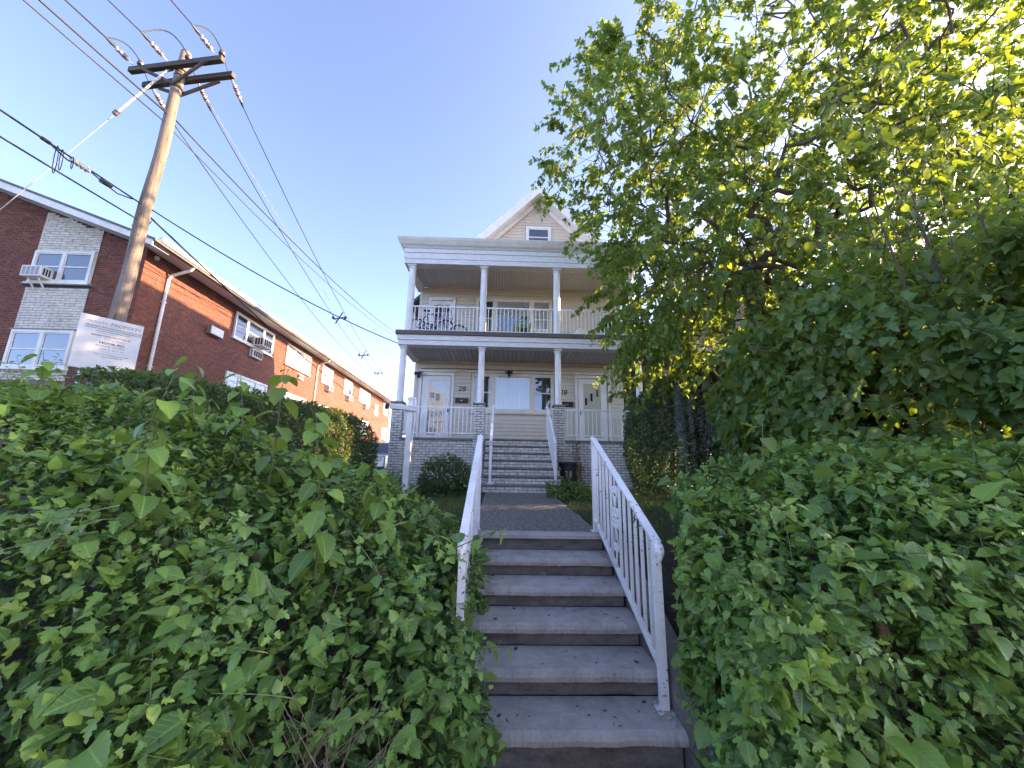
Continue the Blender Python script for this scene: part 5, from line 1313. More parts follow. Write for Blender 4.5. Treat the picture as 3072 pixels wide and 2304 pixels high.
# ---- the two overgrown hedges in front
def tops(xs_, zs_): return lambda x: np.interp(x, xs_, zs_)
def front_hedge(name, label, xlo, xhi, yf, yb, topf, slope, yref, edge, left, seed, nshoot, hole=None):
    root = thing(name, label, 'hedge', ((xlo+xhi)/2, (yf+yb)/2, .2))
    L = Leaves(); sm = MB()
    zt = lambda P: topf(P[:, 0])-slope*np.maximum(0, yref-P[:, 1])
    fr = lambda P: P[:, 1]-(yf+.10*np.maximum(0, P[:, 2]-.6)+.06*np.sin(P[:, 0]*3.1+seed))
    sl = slope
    fc = [(lambda P: (zt(P)-P[:, 2])*.9, (0, -sl*.9, 1)), (fr, (0, -1, .25))]
    if left: fc.append((lambda P: edge(P)-P[:, 0], (1, -.1, .2)))
    else: fc.append((lambda P: P[:, 0]-edge(P), (-1, -.1, .2)))
    lo = (xlo, yf-.1, .0); hi = (xhi, yb, 2.9)
    P, N, d = shell(1900000, lo, hi, fc, .20, .16, 4.6, seed, .7)
    if hole is not None:
        for hc, hr in hole:
            k = np.linalg.norm((P-np.array(hc))*np.array([1, .6, .9]), axis=1) > hr*(.8+.5*rng.random(len(P))); P, N, d = P[k], N[k], d[k]
    cap = 72000
    if len(P) > cap: k = rng.permutation(len(P))[:cap]; P, N, d = P[k], N[k], d[k]
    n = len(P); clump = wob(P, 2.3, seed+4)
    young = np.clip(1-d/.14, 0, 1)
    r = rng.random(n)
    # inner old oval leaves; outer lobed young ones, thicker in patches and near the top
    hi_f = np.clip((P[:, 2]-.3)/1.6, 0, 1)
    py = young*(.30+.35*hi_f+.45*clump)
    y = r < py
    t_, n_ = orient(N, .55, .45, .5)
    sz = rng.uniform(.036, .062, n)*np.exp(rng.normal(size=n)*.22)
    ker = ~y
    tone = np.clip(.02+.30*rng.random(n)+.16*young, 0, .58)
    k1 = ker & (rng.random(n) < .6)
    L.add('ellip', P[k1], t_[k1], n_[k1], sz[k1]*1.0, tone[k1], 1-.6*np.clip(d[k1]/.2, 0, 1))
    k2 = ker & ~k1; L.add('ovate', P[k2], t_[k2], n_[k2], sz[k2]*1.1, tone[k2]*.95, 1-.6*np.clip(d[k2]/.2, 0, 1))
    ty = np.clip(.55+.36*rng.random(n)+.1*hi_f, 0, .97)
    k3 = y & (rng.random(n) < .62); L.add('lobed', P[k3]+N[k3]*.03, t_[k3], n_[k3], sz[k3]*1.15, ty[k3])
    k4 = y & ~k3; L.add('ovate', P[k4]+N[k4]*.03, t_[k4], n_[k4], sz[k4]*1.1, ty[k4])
    dry = Leaves(); kd = np.nonzero(rng.random(n) < .006)[0]; dry.add('ovate', P[kd]+N[kd]*.02, rng.normal(size=(len(kd), 3)), rng.normal(size=(len(kd), 3)), sz[kd]*.9, .5); dry.build(root, M['deadleaf'], 0, 'dry_leaves')
    # scattered big mulberry leaves
    big = np.nonzero((d < .05) & (rng.random(n) < .035))[0]
    L.add('heart', P[big]+N[big]*.05, t_[big], n_[big], rng.uniform(.085, .14, len(big)), rng.uniform(.4, .75, len(big)))
    # upright shoots over the top and sprays out of the faces
    for i in range(nshoot):
        x = random.uniform(max(xlo, -6), min(xhi, 6)); yy = random.uniform(yf+.1, yb-.1); q = np.array([[x, yy, 0]])
        if left and x > edge(q)[0]-.05 or (not left and x < edge(q)[0]+.05): continue
        z = zt(q)[0]-.08
        near_ = random.random()
        ln = random.uniform(.10, .30) if near_ < .8 else random.uniform(.3, .5)
        shoot(L, sm, (x, yy, z), (random.gauss(0, .3), random.gauss(-.1, .3), 1), ln, int(6+ln*26), random.uniform(.04, .065) if near_ < .8 else .08, ['lobed', 'ovate', 'lobed'] if near_ < .8 else ['heart', 'ovate'], .5, .25, .0035)
    for i in range(int(nshoot*.75)):
        x = random.uniform(max(xlo, -3.6), min(xhi, 3.8)); z = random.uniform(.15, 1.55); q = np.array([[x, yf, z]])
        if left and x > edge(q)[0] or (not left and x < edge(q)[0]): continue
        shoot(L, sm, (x, yf+.12+.1*max(0, z-.6), z), (random.gauss(0, .5), -1, random.gauss(.25, .4)), random.uniform(.12, .32), random.randint(6, 11), random.uniform(.042, .075), ['lobed', 'lobed', 'ovate', 'heart'], .45, .3, .003)
    for i in range(int(nshoot*.4)):
        yy = random.uniform(yf+.1, yb); z = random.uniform(.2, 1.5); q = np.array([[0, yy, z]]); xe = edge(q)[0]
        if z > float(topf(np.array([xe])))-.1: continue
        sgn = 1 if left else -1
        shoot(L, sm, (xe-sgn*.08, yy, z), (sgn*1, random.gauss(-.2, .4), random.gauss(.2, .4)), random.uniform(.1, .24), random.randint(5, 9), random.uniform(.035, .06), ['lobed', 'ovate'], .45, .3, .003)
    tw = MB()
    for i in range(200):
        p = np.array([random.uniform(max(xlo, -4), min(xhi, 4)), random.uniform(yf+.12, yb-.2), random.uniform(0, .9)])
        if left and p[0] > -.3 or (not left and p[0] < 1.35): continue
        e = p+np.array([random.gauss(0, .12), random.gauss(-.02, .1), random.uniform(.2, .6)])
        e[1] = max(e[1], yf+.1)
        if e[2] > zt(e[None])[0]: continue
        m_ = (p+e)/2+np.array([random.gauss(0, .04), random.gauss(0, .04), 0]); tw.tube([p, m_, e], [.0035, .0025, .001], 4, False)
    if hole is not None:
        for hc, hr in hole:
            for i in range(36):
                p = np.array(hc)+np.array([random.gauss(0, .14), random.uniform(.0, .22), -.25+random.gauss(0, .06)]); e = np.array(hc)+np.array([random.gauss(0, .2), random.uniform(-.1, .25), random.uniform(-.05, .28)])
                tw.tube([p, (p+e)/2+np.array([random.gauss(0, .05), 0, 0]), e], [.004, .0025, .001], 4, False)
    o_ = tw.build('twig', M['twig'], root, fix=False); o_['kind'] = 'stuff'
    return root, L, sm
ltop = tops([-7, -6, -5, -4, -3.2, -2.5, -1.7, -1.1, -.58, -.3, -.1], [2.52, 2.46, 2.39, 2.29, 2.18, 2.0, 1.70, 1.46, 1.24, 1.06, .90])
ledge = lambda P: -.17-.03*np.sin(P[:, 1]*4+P[:, 2]*3)-.04*np.clip(P[:, 2]-.9, 0, 1)
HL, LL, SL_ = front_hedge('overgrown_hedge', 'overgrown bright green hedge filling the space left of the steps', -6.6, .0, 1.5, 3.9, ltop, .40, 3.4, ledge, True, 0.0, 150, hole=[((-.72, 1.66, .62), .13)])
shoot(LL, SL_, (-.30, 2.4, 1.22), (.9, -.05, .42), .42, 6, .10, ['heart', 'ovate'], .45, .1, .004)
shoot(LL, SL_, (-.20, 2.45, .68), (1, -.2, .25), .30, 8, .075, ['heart', 'lobed'], .4, .2, .003)
shoot(LL, SL_, (-.25, 2.1, .45), (1, -.1, .1), .28, 9, .085, ['heart', 'ovate'], .4, .2, .003)
shoot(LL, SL_, (-.22, 3.1, .95), (1, -.1, .5), .26, 9, .05, ['lobed'], .5, .2, .003)
for (bx, by, bz, ln) in ((-1.25, 2.8, 1.35, .75), (-2.3, 2.5, 1.6, .75), (-2.75, 2.1, 1.55, .7), (-3.3, 2.6, 1.8, .7), (-1.9, 2.2, 1.35, .6), (-3.6, 3.1, 2.0, .6), (-1.0, 2.3, 1.1, .5), (-4.4, 3.1, 2.1, .55), (-1.5, 3.3, 1.6, .6), (-2.1, 3.2, 1.9, .6), (-2.6, 3.3, 2.0, .6), (-.85, 2.9, 1.25, .5)):
    shoot(LL, SL_, (bx, by, bz), (random.gauss(.05, .2), -.1, 1), ln, 10, .155, ['heart', 'heart', 'ovate'], .5, .2, .0055, .5, .9, 1, .4)
for (bx, bz) in ((-.9, .25), (-.55, .3), (-.35, .35), (-1.25, .18)):
    shoot(LL, SL_, (bx, 1.55, bz), (random.gauss(0, .3), -1, .35), .25, 7, .11, ['heart', 'heart', 'ovate'], .45, .2, .004)
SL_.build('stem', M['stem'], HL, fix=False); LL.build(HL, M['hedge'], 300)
rtop = tops([1.0, 1.2, 1.4, 1.8, 2.6, 3.4, 4.2, 6, 8], [1.22, 1.36, 1.46, 1.58, 1.80, 1.88, 1.92, 2.0, 2.05])
redge = lambda P: 1.05+.25*np.clip((P[:, 1]-1.8)/.6, 0, 1)+.4*np.clip(P[:, 1]-2.7, 0, 1)+.03*np.sin(P[:, 1]*5+P[:, 2]*4)+.06*np.clip(P[:, 2]-.9, 0, 1)
HR_, LR, SR_ = front_hedge('overgrown_hedge', 'overgrown lighter green hedge filling the space right of the steps', 1.0, 6.2, 1.72, 3.8, rtop, .26, 3.2, redge, False, 2.7, 150)
for (bx, by, bz, ln) in ((2.4, 2.8, 1.55, .45), (3.1, 2.5, 1.55, .5), (3.7, 2.7, 1.65, .45), (2.9, 3.1, 1.7, .4), (4.3, 2.6, 1.7, .4)):
    shoot(LR, SR_, (bx, by, bz), (random.gauss(0, .2), -.15, 1), ln, 8, .10, ['heart', 'ovate', 'fig'], .5, .15, .005)
for (bx, bz) in ((2.5, .5), (2.1, .7), (2.9, .4), (2.3, .2), (3.1, .9), (1.5, .5), (2.7, 1.0), (3.4, .6)):
    shoot(LR, SR_, (bx, 1.75, bz), (random.gauss(0, .4), -1, .2), .28, 7, .12, ['heart', 'fig', 'ovate'], .45, .2, .004)
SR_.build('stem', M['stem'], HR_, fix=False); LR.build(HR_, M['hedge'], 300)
def sapling(x, y, z0, z1, label, n, size, kinds):
    root = thing('mulberry_sapling', label, 'sapling', (x, y, z0-.6)); L = Leaves(); sm = MB()
    shoot(L, sm, (x, y, z0-.5), (.06, -.03, 1), z1-z0+.5, n, size, kinds, .42, .05, .008, .45, 1.0, 1, .35)
    shoot(L, sm, (x+.02, y, z1-.12), (.3, -.1, 1), .14, 4, size*.5, kinds, .6, .1, .004, .3, .8)
    sm.build('stem', M['stem'], root, fix=False); L.build(root, M['mulb'], 60)
sapling(-1.74, 3.0, 1.45, 2.46, 'tall thin mulberry sapling rising out of the left hedge before the brick building', 13, .19, ['heart', 'heart', 'ovate'])
sapling(1.98, 3.0, 1.55, 2.13, 'slim mulberry sapling with lobed leaves rising out of the right hedge', 11, .155, ['fig', 'heart'])

# ---- clipped hedge along the driveway
root = thing('clipped_hedge', 'tall dark clipped hedge running back to the porch, its far end in the sun', 'hedge', (-4.2, 7.5, 1.0)); L = Leaves()
fc = [(lambda P: (2.66+.22*np.clip((P[:, 1]-4.5)/4, 0, 1)-.45*np.clip((P[:, 1]-10.3)/.8, 0, 1)**2-P[:, 2])*.95, (0, 0, 1)), (lambda P: -3.5-.12*np.clip((P[:, 2]-2.3)/.5, 0, 1)**2*2-P[:, 0], (1, 0, .1)), (lambda P: 11.15-P[:, 1]-.25*np.clip((P[:, 2]-2.2)/.6, 0, 1)**2, (0, 1, .1)), (lambda P: P[:, 1]-4.2, (0, -1, 0)), (lambda P: P[:, 0]+4.65, (-1, 0, 0))]
P, N, d = shell(900000, (-4.9, 3.6, .95), (-3.35, 11.3, 3.1), fc, .09, .06, 3.3, 5.0, .3)
k = rng.permutation(len(P))[:52000]; P, N, d = P[k], N[k], d[k]
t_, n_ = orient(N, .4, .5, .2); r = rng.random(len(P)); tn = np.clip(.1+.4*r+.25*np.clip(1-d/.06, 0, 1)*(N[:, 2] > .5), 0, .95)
L.add('low', P, t_, n_, rng.uniform(.045, .072, len(P)), tn)
sm = MB()
for i in range(120):
    y = random.uniform(4, 10.8); x = random.uniform(-4.4, -3.55); shoot(L, sm, (x, max(y, 4.4), 2.62+.2*min(1, max(0, (y-4.5)/4))), (random.gauss(0, .3), random.gauss(0, .3), 1), random.uniform(.06, .2), 7, .045, ['low'], .5, .2, .0025)
tw = MB()
for i in range(40):
    y = 3.9+i*.18; tw.tube([(-4.1+random.gauss(0, .15), y, .9), (-4.0+random.gauss(0, .2), y+random.gauss(0, .1), 2.4)], [.022, .008], 5)
tw.build('trunk', M['bark'], root, fix=False); sm.build('stem', M['stem'], root, fix=False); L.build(root, M['privet'], 150)

# ---- the big tree
tree = thing('mulberry_tree', 'large leafy tree right of the house, sunlit from behind with drooping outer branches', 'tree', (5.2, 7.1, 1.1))
fork = np.array([5.05, 7.0, 5.6])
nodes = [np.array([5.25, 7.15, 1.0]), np.array([5.2, 7.12, 2.4]), np.array([5.05, 7.05, 3.6]), np.array([5.0, 7.0, 4.7]), fork]
par = [-1, 0, 1, 2, 3]
ells = [((5.5, 7.0, 8.6), (3.7, 3.4, 4.1), 900), ((3.1, 7.0, 8.3), (2.15, 2.0, 2.5), 330), ((4.05, 7.4, 5.8), (1.9, 1.9, 1.9), 380), ((6.9, 6.6, 6.6), (3.0, 2.5, 2.5), 430), ((3.2, 6.9, 10.6), (1.5, 1.5, 1.9), 60), ((8.3, 6.4, 9.2), (2.6, 2.4, 2.6), 330), ((3.5, 7.9, 4.6), (.95, 1.2, .9), 120), ((9.6, 6.6, 7.2), (2.4, 2.3, 2.9), 420), ((6.5, 9.5, 8.5), (3.0, 2.0, 4.0), 420), ((7.2, 6.2, 5.0), (2.8, 1.9, 1.6), 260), ((7.9, 5.6, 11.0), (2.9, 2.4, 2.2), 420)]  # the lobe farthest back is added to shade the utility pole
tg = []
for c, r, n in ells:
    u = unit(rng.normal(size=(n*3, 3))); q = np.array(c)+u*np.array(r)*(rng.random((n*3, 1))**.42); q = q[q[:, 2] > 3.6][:n]; tg.append(q)
tg = np.concatenate(tg)
gap = (np.hypot(tg[:, 0]-7.9, (tg[:, 2]-11.6)*.7) < .55); tg = tg[~gap]
tg = tg[np.argsort(np.linalg.norm(tg-fork, axis=1))]
A_ = np.array(nodes); Pn = list(par)
for q in tg:
    dd = np.linalg.norm(A_-q, axis=1)+.35*np.maximum(0, A_[:, 2]-q[2]); dd[:3] += 50
    j = int(dd.argmin()); a = A_[j]; ln = np.linalg.norm(q-a); m_ = max(1, int(ln/.32)); new = []
    arc = np.array([0, 0, .05*ln])
    for i in range(1, m_+1):
        t = i/m_; p = a+(q-a)*t+arc*math.sin(math.pi*t)+rng.normal(size=3)*.015*(t < 1); new.append(p); Pn.append(j if i == 1 else len(A_)+i-2)
    A_ = np.vstack([A_, np.array(new)])
kids = np.zeros(len(A_)); 
w = np.zeros(len(A_)); has = np.zeros(len(A_), bool)
for i, p in enumerate(Pn):
    if p >= 0: has[p] = True
w[~has] = 1
for i in range(len(A_)-1, 0, -1): w[Pn[i]] += w[i]
rad = .0052*np.power(np.maximum(w, 1), .50); rad[:5] = [.24, .20, .18, .17, .16]
# chains: follow the heaviest child
child = {}
for i, p in enumerate(Pn):
    if p >= 0: child.setdefault(p, []).append(i)
tr = MB(); br = MB(); twg = MB(); startl = [0]
while startl:
    s0 = startl.pop(); ch = [s0]; 
    if Pn[s0] >= 0: ch = [Pn[s0], s0]
    while ch[-1] in child:
        cs = sorted(child[ch[-1]], key=lambda c: -w[c]); startl += cs[1:]; ch.append(cs[0])
    if len(ch) > 1:
        rs = [rad[c] for c in ch]
        if Pn[s0] >= 0: rs[0] = min(rs[0], rs[1]*1.25)
        mx = max(rs); (tr if s0 == 0 else br if mx > .02 else twg).tube([A_[c] for c in ch], rs, 9 if mx > .08 else 6 if mx > .03 else 4, False)
tr.build('trunk', M['bark'], tree, smooth=True, fix=False); br.build('branch', M['bark'], tree, smooth=True, fix=False)
L = Leaves(); tips = np.nonzero(~has)[0]; tops_ = np.array([4.9, 7.0, 7.2])
for ti in tips:
    p = A_[ti]; outd = unit((p-tops_)[None])[0]; nt_ = 2
    for s_ in range(nt_):
        d0 = outd*.8+rng.normal(size=3)*.5; d0[2] += .15; d0 /= np.linalg.norm(d0); ln = random.uniform(.45, .95)
        g_ = random.uniform(.15, .55)
        ts = np.linspace(0, 1, 6); pts = p[None]+d0[None]*ln*ts[:, None]+np.array([0, 0, -g_*ln])[None]*ts[:, None]**2
        twg.tube(pts, [.006, .005, .004, .0035, .003, .002], 3, False)
        n = int(random.uniform(36, 46)*ln/.7); t = (rng.random(n)*.92+.08)
        Q = p[None]+d0[None]*ln*t[:, None]+np.array([0, 0, -g_*ln])[None]*(t**2)[:, None]+rng.normal(size=(n, 3))*.035
        yd = d0[None]*.4+rng.normal(size=(n, 3))*.55+np.array([0, 0, -.75]); nn = rng.normal(size=(n, 3))*.6+np.array([0, -.1, .6])
        big = rng.random(n) < .06
        tone = np.clip(.12+.45*rng.random(n)+.15*t, 0, .97); tone[rng.random(n) < .02] = .97
        sz = rng.uniform(.075, .14, n)*np.where(big, 1.3, 1)
        kq = rng.random(n) < .2; L.add('low', Q[kq], yd[kq], nn[kq], sz[kq], tone[kq]); L.add('kite', Q[~kq], yd[~kq], nn[~kq], sz[~kq]*1.05, tone[~kq])
twg.build('twig', M['bark'], tree, fix=False)
L.build(tree, M['treeleaf'], 300)

# ---- big-leaved mulberry bush at the right, with boughs over the hedge
mul = thing('mulberry_bush', 'dense big-leaved mulberry bush overhanging the right hedge', 'bush', (5.4, 4.6, 1.0)); L = Leaves(); sm = MB()
E_ = [((5.7, 4.7, 2.8), (2.3, 1.6, 1.8)), ((4.95, 5.9, 2.4), (1.5, 1.4, 1.3)), ((7.4, 3.9, 3.0), (2.7, 2.0, 2.1)), ((6.0, 3.1, 2.7), (1.6, 1.0, 1.4))]
for ei, (c, r) in enumerate(E_):
    fn, nf = ell(c, r); others = [ell(*e)[0] for j, e in enumerate(E_) if j != ei]
    P, N, d = shell(90000, np.array(c)-np.array(r)*1.1, np.array(c)+np.array(r)*1.1, [(fn, nf)], .18, .42, 2.2, ei*2.0, .7)
    k = (P[:, 2] > 1.0) & np.all(np.stack([o(P) for o in others], 1) < .35, axis=1); P, N, d = P[k], N[k], d[k]
    k = rng.permutation(len(P))[:7500]; P, N, d = P[k], N[k], d[k]
    t_, n_ = orient(N, .45, .4, .7); n = len(P); kk = rng.random(n)
    sz = rng.uniform(.09, .17, n); tone = np.clip(.08+.5*rng.random(n)*np.clip(1.2-d/.3, .3, 1)+.1*(N[:, 2] > .4), 0, .9)  # tops lightened and inner leaves darkened: light painted into the tone
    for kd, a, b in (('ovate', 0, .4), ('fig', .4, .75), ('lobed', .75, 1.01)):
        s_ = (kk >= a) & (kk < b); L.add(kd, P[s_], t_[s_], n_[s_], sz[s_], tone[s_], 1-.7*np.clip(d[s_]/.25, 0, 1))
    for i in range(60):
        u = rng.normal(size=3); u[1] = -abs(u[1]); u[0] -= .5; u /= np.linalg.norm(u); b = np.array(c)+u*np.array(r)*.9
        if b[2] < 1.3: continue
        shoot(L, sm, b, u+np.array([0, 0, .25]), random.uniform(.4, 1.0), random.randint(8, 14), .155, ['fig', 'heart', 'ovate', 'lobed'], .35, .3, .006)
for i in range(46):   # boughs reaching over towards the camera at the upper right
    b = np.array([random.uniform(3.4, 5.6), random.uniform(2.9, 4.4), random.uniform(3.5, 5.9)])
    shoot(L, sm, b, (random.gauss(-.75, .3), random.gauss(-.25, .3), random.gauss(.35, .35)), random.uniform(.6, 1.3), random.randint(9, 16), .125, ['heart', 'ovate', 'heart', 'fig'], .4, .3, .007, .8)
tk = MB()
for (x, y) in ((5.3, 4.9), (6.1, 4.3), (4.6, 5.4), (7.2, 4.1)):
    tk.tube([(x, y, .9), (x+.1, y-.05, 2.2), (x-.1, y-.2, 3.0), (x-.3, y-.4, 3.6)], [.09, .07, .045, .015], 7)
    for k in range(5):
        e = np.array([x+random.gauss(-.3, .9), y+random.gauss(-.5, .4), random.uniform(2.6, 3.6)]); tk.tube([(x+.05, y-.1, 2.0+.3*k), (np.array([x, y-.3, 2.7+.3*k])+e)/2, e], [.03, .02, .008], 5)
for i in range(9):
    e = np.array([random.uniform(3.6, 5.4), random.uniform(3.0, 4.3), random.uniform(4.0, 5.6)]); tk.tube([(e[0]+.9, e[1]+.9, 2.6), (e[0]+.5, e[1]+.3, 3.6), e], [.022, .014, .006], 5)
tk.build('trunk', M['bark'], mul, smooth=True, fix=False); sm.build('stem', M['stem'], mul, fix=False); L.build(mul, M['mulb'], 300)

# ---- dark ivy thicket and weeping cedar by the porch corner
ivy = thing('ivy_thicket', 'dark ivy covered thicket beside the right end of the porch', 'shrub', (5.8, 9.4, 1.0)); L = Leaves()
fc = [(lambda P: (4.15-.9*np.clip((4.6-P[:, 0])/1.0, 0, 1)**2-P[:, 2]), (0, -.2, 1)), (lambda P: P[:, 1]-8.45-.25*np.clip((P[:, 2]-2.5)/1.5, 0, 1)-.5*np.clip((4.3-P[:, 0])/.7, 0, 1)**2, (-.1, -1, .1)), (lambda P: P[:, 0]-3.50-.22*np.clip((1.9-P[:, 2]), 0, 1)-.25*np.clip((P[:, 2]-3)/1, 0, 1), (-1, -.3, .1))]
P, N, d = shell(800000, (3.3, 8.2, 1.0), (9.0, 10.9, 4.4), fc, .12, .12, 2.4, 8.0, .4)
k = rng.permutation(len(P))[:60000]; P, N, d = P[k], N[k], d[k]; t_, n_ = orient(N, .35, .5, .6)
L.add('low', P, t_, n_, rng.uniform(.05, .095, len(P)), np.clip(.1+.6*rng.random(len(P)), 0, .95))
fn, nf = ell((6.6, 7.3, 2.1), (2.3, 1.5, 1.9)); P, N, d = shell(120000, (4.2, 5.7, 1.0), (9, 8.9, 4.1), [(fn, nf)], .15, .15, 2.6, 1.0, .5)  # hidden bush mass added to keep the sun off the path
k = rng.permutation(len(P))[:14000]; P, N, d = P[k], N[k], d[k]; t_, n_ = orient(N, .35, .5, .6); L.add('low', P, t_, n_, rng.uniform(.06, .10, len(P)), np.clip(.2+.6*rng.random(len(P)), 0, .95))
fn, nf = ell((8.6, 6.2, 2.4), (2.6, 1.8, 2.1)); P, N, d = shell(160000, (5.8, 4.3, 1.0), (11.3, 8.1, 4.6), [(fn, nf)], .2, .15, 2.6, 3.0, .7)  # second hidden mass, added to stop sun coming through the low gaps
k = rng.permutation(len(P))[:20000]; P, N, d = P[k], N[k], d[k]; t_, n_ = orient(N, .35, .5, .6); L.add('low', P, t_, n_, rng.uniform(.08, .13, len(P)), np.clip(.2+.6*rng.random(len(P)), 0, .95))
L.build(ivy, M['ivy'], 60)
tk = MB()
for x in (4.2, 5.0, 6.0, 7.0): tk.tube([(x, 9.6, .9), (x+.1, 9.5, 2.4), (x, 9.3, 3.9)], [.07, .05, .02], 6)
tk.build('trunk', M['bark'], ivy, fix=False)
ced = thing('weeping_cedar', 'weeping blue-grey cedar with long hanging strands in front of the ivy', 'tree', (4.9, 8.6, 1.0)); L = Leaves(); sm = MB(); tk = MB()
tk.tube([(5.3, 8.7, .9), (5.25, 8.6, 2.4), (5.0, 8.45, 3.7), (4.5, 8.3, 4.15), (3.95, 8.3, 3.9), (3.75, 8.4, 3.5)], [.08, .07, .055, .045, .03, .02], 7)
tk.tube([(5.1, 8.5, 3.5), (5.6, 8.3, 3.9), (6.0, 8.3, 3.7)], [.04, .03, .02], 6); tk.build('trunk', M['bark'], ced, smooth=True, fix=False)
for i in range(58):
    x = random.uniform(3.72, 5.45); z = 4.05-.5*abs(x-4.5)+random.uniform(-.5, .05); y = 8.12+random.uniform(-.14, .15); ln = random.uniform(.5, 1.75)*(1 if x < 5 else .7)
    ts = np.linspace(0, 1, 8); sway = random.gauss(0, .05); pts = np.stack([x+sway*ts+.02*np.sin(ts*9+i), y-.04*ts+.02*np.cos(ts*7+i), z-ln*ts], 1); sm.tube(pts, [.007-.005*t for t in ts], 4, False)
    n = int(ln*150); t = rng.random(n); Q = np.stack([x+sway*t, np.full(n, y)-.04*t, z-ln*t], 1)+rng.normal(size=(n, 3))*np.array([.022, .022, .01])
    dd = rng.normal(size=(n, 3)); dd[:, 2] -= .4; L.add('tiny', Q, dd, rng.normal(size=(n, 3)), rng.uniform(.028, .055, n), np.clip(.2+.7*rng.random(n), 0, .95))
sm.build('hanging_branch', M['bark'], ced, fix=False); L.build(ced, M['cedar'], 0)

# ---- small plants before the house, grass, vines
def shrub(name, label, cat, c, r, n, size, mat_, kinds, tone, up=.6):
    root = thing(name, label, cat, (c[0], c[1], 1.08)); L = Leaves(); sm = MB()
    fn, nf = ell(c, r); P, N, d = shell(n*6, np.array(c)-np.array(r)*1.15, np.array(c)+np.array(r)*1.15, [(fn, nf)], .1, .16, 6.5, c[0], .35); k = (P[:, 2] > 1.08); P, N, d = P[k], N[k], d[k]
    k = rng.permutation(len(P))[:n]; P, N, d = P[k], N[k], d[k]; t_, n_ = orient(N, up, .4, .2); L.add(kinds[0], P, t_, n_, rng.uniform(size*.7, size*1.2, len(P)), np.clip(tone+.4*rng.random(len(P)), 0, .95))
    for i in range(16):
        u = rng.normal(size=3); u[2] = abs(u[2])+.4; u /= np.linalg.norm(u); shoot(L, sm, np.array(c)+u*np.array(r)*.7, u+np.array([0, 0, .5]), random.uniform(.15, .34), 10, size, kinds, tone+.2, .2, .004)
    for i in range(8): sm.tube([(c[0]+random.gauss(0, .05), c[1]+random.gauss(0, .05), 1.02), (c[0]+random.gauss(0, r[0]*.5), c[1]+random.gauss(0, r[1]*.5), c[2]+r[2]*.4)], [.012, .005], 5)
    sm.build('stem', M['twig'], root, fix=False); L.build(root, mat_, 60)
shrub('garden_shrub', 'round dark glossy shrub on the lawn left of the stoop', 'shrub', (-1.12, 8.35, 1.46), (.52, .42, .46), 2600, .075, M['privet'], ['ellip'], .1)
shrub('weed_clump', 'leafy green weed clump at the path edge before the trash bin', 'plant', (1.42, 8.15, 1.18), (.40, .34, .17), 1300, .06, M['hedge'], ['lobed', 'ellip'], .3)
shrub('weed_clump', 'small pale weed at the foot of the left brick pier', 'plant', (-2.6, 9.6, 1.25), (.28, .2, .25), 350, .06, M['hedge'], ['ellip'], .55)
G = Leaves()
n = 52000; P = np.stack([rng.uniform(-3.4, 4.2, n), rng.uniform(4.2, 10.85, n), np.zeros(n)], 1)
k = ~((P[:, 0] > -.33-.05*rng.random(n)) & (P[:, 0] < 1.16+.06*rng.random(n))) & ~((P[:, 0] > -.5) & (P[:, 0] < 1.5) & (P[:, 1] > 8.95)); P = P[k]; n = len(P)
P[:, 2] = ground_z(P[:, 0], P[:, 1])
yd = rng.normal(size=(n, 3))*.33; yd[:, 2] = 1; hgt = rng.uniform(.07, .19, n)*(.8+.5*np.clip(wob(P, 2.2, 1), -.5, 1))
G.add('blade', P, yd, rng.normal(size=(n, 3))+np.array([0, -.4, 0]), hgt, np.clip(.2+.5*rng.random(n)+.25*(rng.random(n) < .06), 0, .98))
m3 = 5000; Q = P[rng.permutation(n)[:m3]].copy(); Q[:, 2] += rng.uniform(.01, .08, m3); G.add('low', Q, rng.normal(size=(m3, 3))+np.array([0, 0, .2]), np.array([0, -.2, 1])+.4*rng.normal(size=(m3, 3)), rng.uniform(.025, .06, m3), np.clip(.2+.5*rng.random(m3), 0, .9))
e = bpy.data.objects.new('lawn_root', None)
gl = G.build(None, M['grass'], 0, 'lawn_grass'); tag(gl, 'uneven long grass and weeds on the lawn either side of the path', 'grass', kind='stuff')
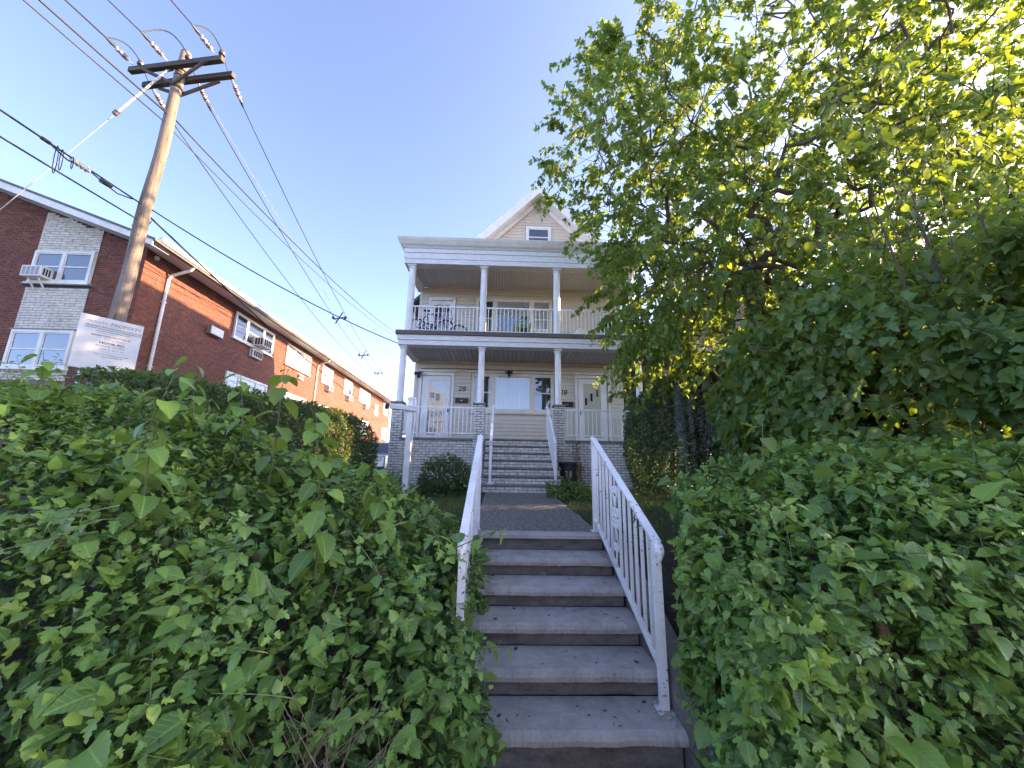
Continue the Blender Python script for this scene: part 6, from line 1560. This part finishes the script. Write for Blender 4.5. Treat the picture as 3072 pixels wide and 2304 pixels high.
def vine(x, z0, z1, label, mat_, leafy, seed):
    t = thing('climbing_vine', label, 'vine', (x, YF-.03, z0)); q = MB(); L = Leaves()
    for k in range(4):
        zs = np.linspace(z0, z1-random.uniform(0, .3), 12); pts = [(x+.05*math.sin(z*5+k*2+seed)+.03*k-.04, YF-.028-.006*k, z) for z in zs]; q.tube(pts, [.008-.0005*i for i in range(12)], 5, False)
        n = leafy; t2 = rng.random(n); zz = z0+(z1-z0)*t2; Q = np.stack([x+.05*np.sin(zz*5+k*2+seed)+.03*k-.04+rng.normal(size=n)*.035, np.full(n, YF-.045)-rng.random(n)*.03, zz], 1)
        L.add('tiny', Q, rng.normal(size=(n, 3)), np.array([0, -1, .3])+.5*rng.normal(size=(n, 3)), rng.uniform(.02, .05, n), rng.random(n))
    q.build('stem', M['twig'], t, fix=False); L.build(t, mat_, 0)
vine(2.12, 1.15, 2.42, 'dry brown vine climbing the brick wall behind the trash bin', M['deadleaf'], 60, 0)
vine(3.98, 1.12, 2.95, 'thin bare vine climbing the right brick pier', M['deadleaf'], 14, 3)
# litter on the steps
q = MB()
for i in range(34):
    s_ = random.randint(1, 5); x = random.uniform(-.1, 1.1); y = Y6-(6-s_)*TR+random.uniform(.06, .34); z = RIS*s_+.002; a = random.uniform(0, 3.14); l_ = random.uniform(.01, .035)
    q.bar((x, y, z), (x+l_*math.cos(a), y+l_*math.sin(a), z+.001), random.uniform(.003, .008), .003)
o = q.build('leaf_litter', M['twig'], None); tag(o, 'dry twigs and crumbs lying on the steps', 'litter', kind='stuff')
q = MB()
for i in range(60):
    a = random.uniform(0, 6.28); r_ = abs(random.gauss(0, .07)); x = 1.10+r_*math.cos(a)*.6; y = 2.84+r_*math.sin(a); q.obox((x, y, .163), (random.uniform(.008, .03), random.uniform(-.01, .01), .004), (random.uniform(-.01, .01), random.uniform(.006, .02), 0), (0, 0, random.uniform(.004, .014)))
o = q.build('rubble', M['tread'], None); tag(o, 'broken mortar crumbs round the foot of the clear railing', 'rubble', kind='stuff')

fl = Leaves(); n = 12; k_ = np.arange(n) % 5+1
P = np.stack([rng.uniform(-.05, 1.08, n), Y6-(6-k_)*TR+rng.uniform(.08, .33, n), RIS*k_+.006], 1); P[::2, 0] = rng.choice([rng.uniform(-.15, .08), 1.05], n)[::2]+rng.normal(size=n)[::2]*.04
dd = rng.normal(size=(n, 3)); dd[:, 2] = .05; fl.add('ovate', P, dd, np.array([0, 0, 1])+.2*rng.normal(size=(n, 3)), rng.uniform(.025, .05, n), .5)
o = fl.build(None, M['deadleaf'], 0, 'fallen_leaves'); tag(o, 'small dry leaves fallen on the treads and in the corners of the steps', 'litter', kind='stuff')
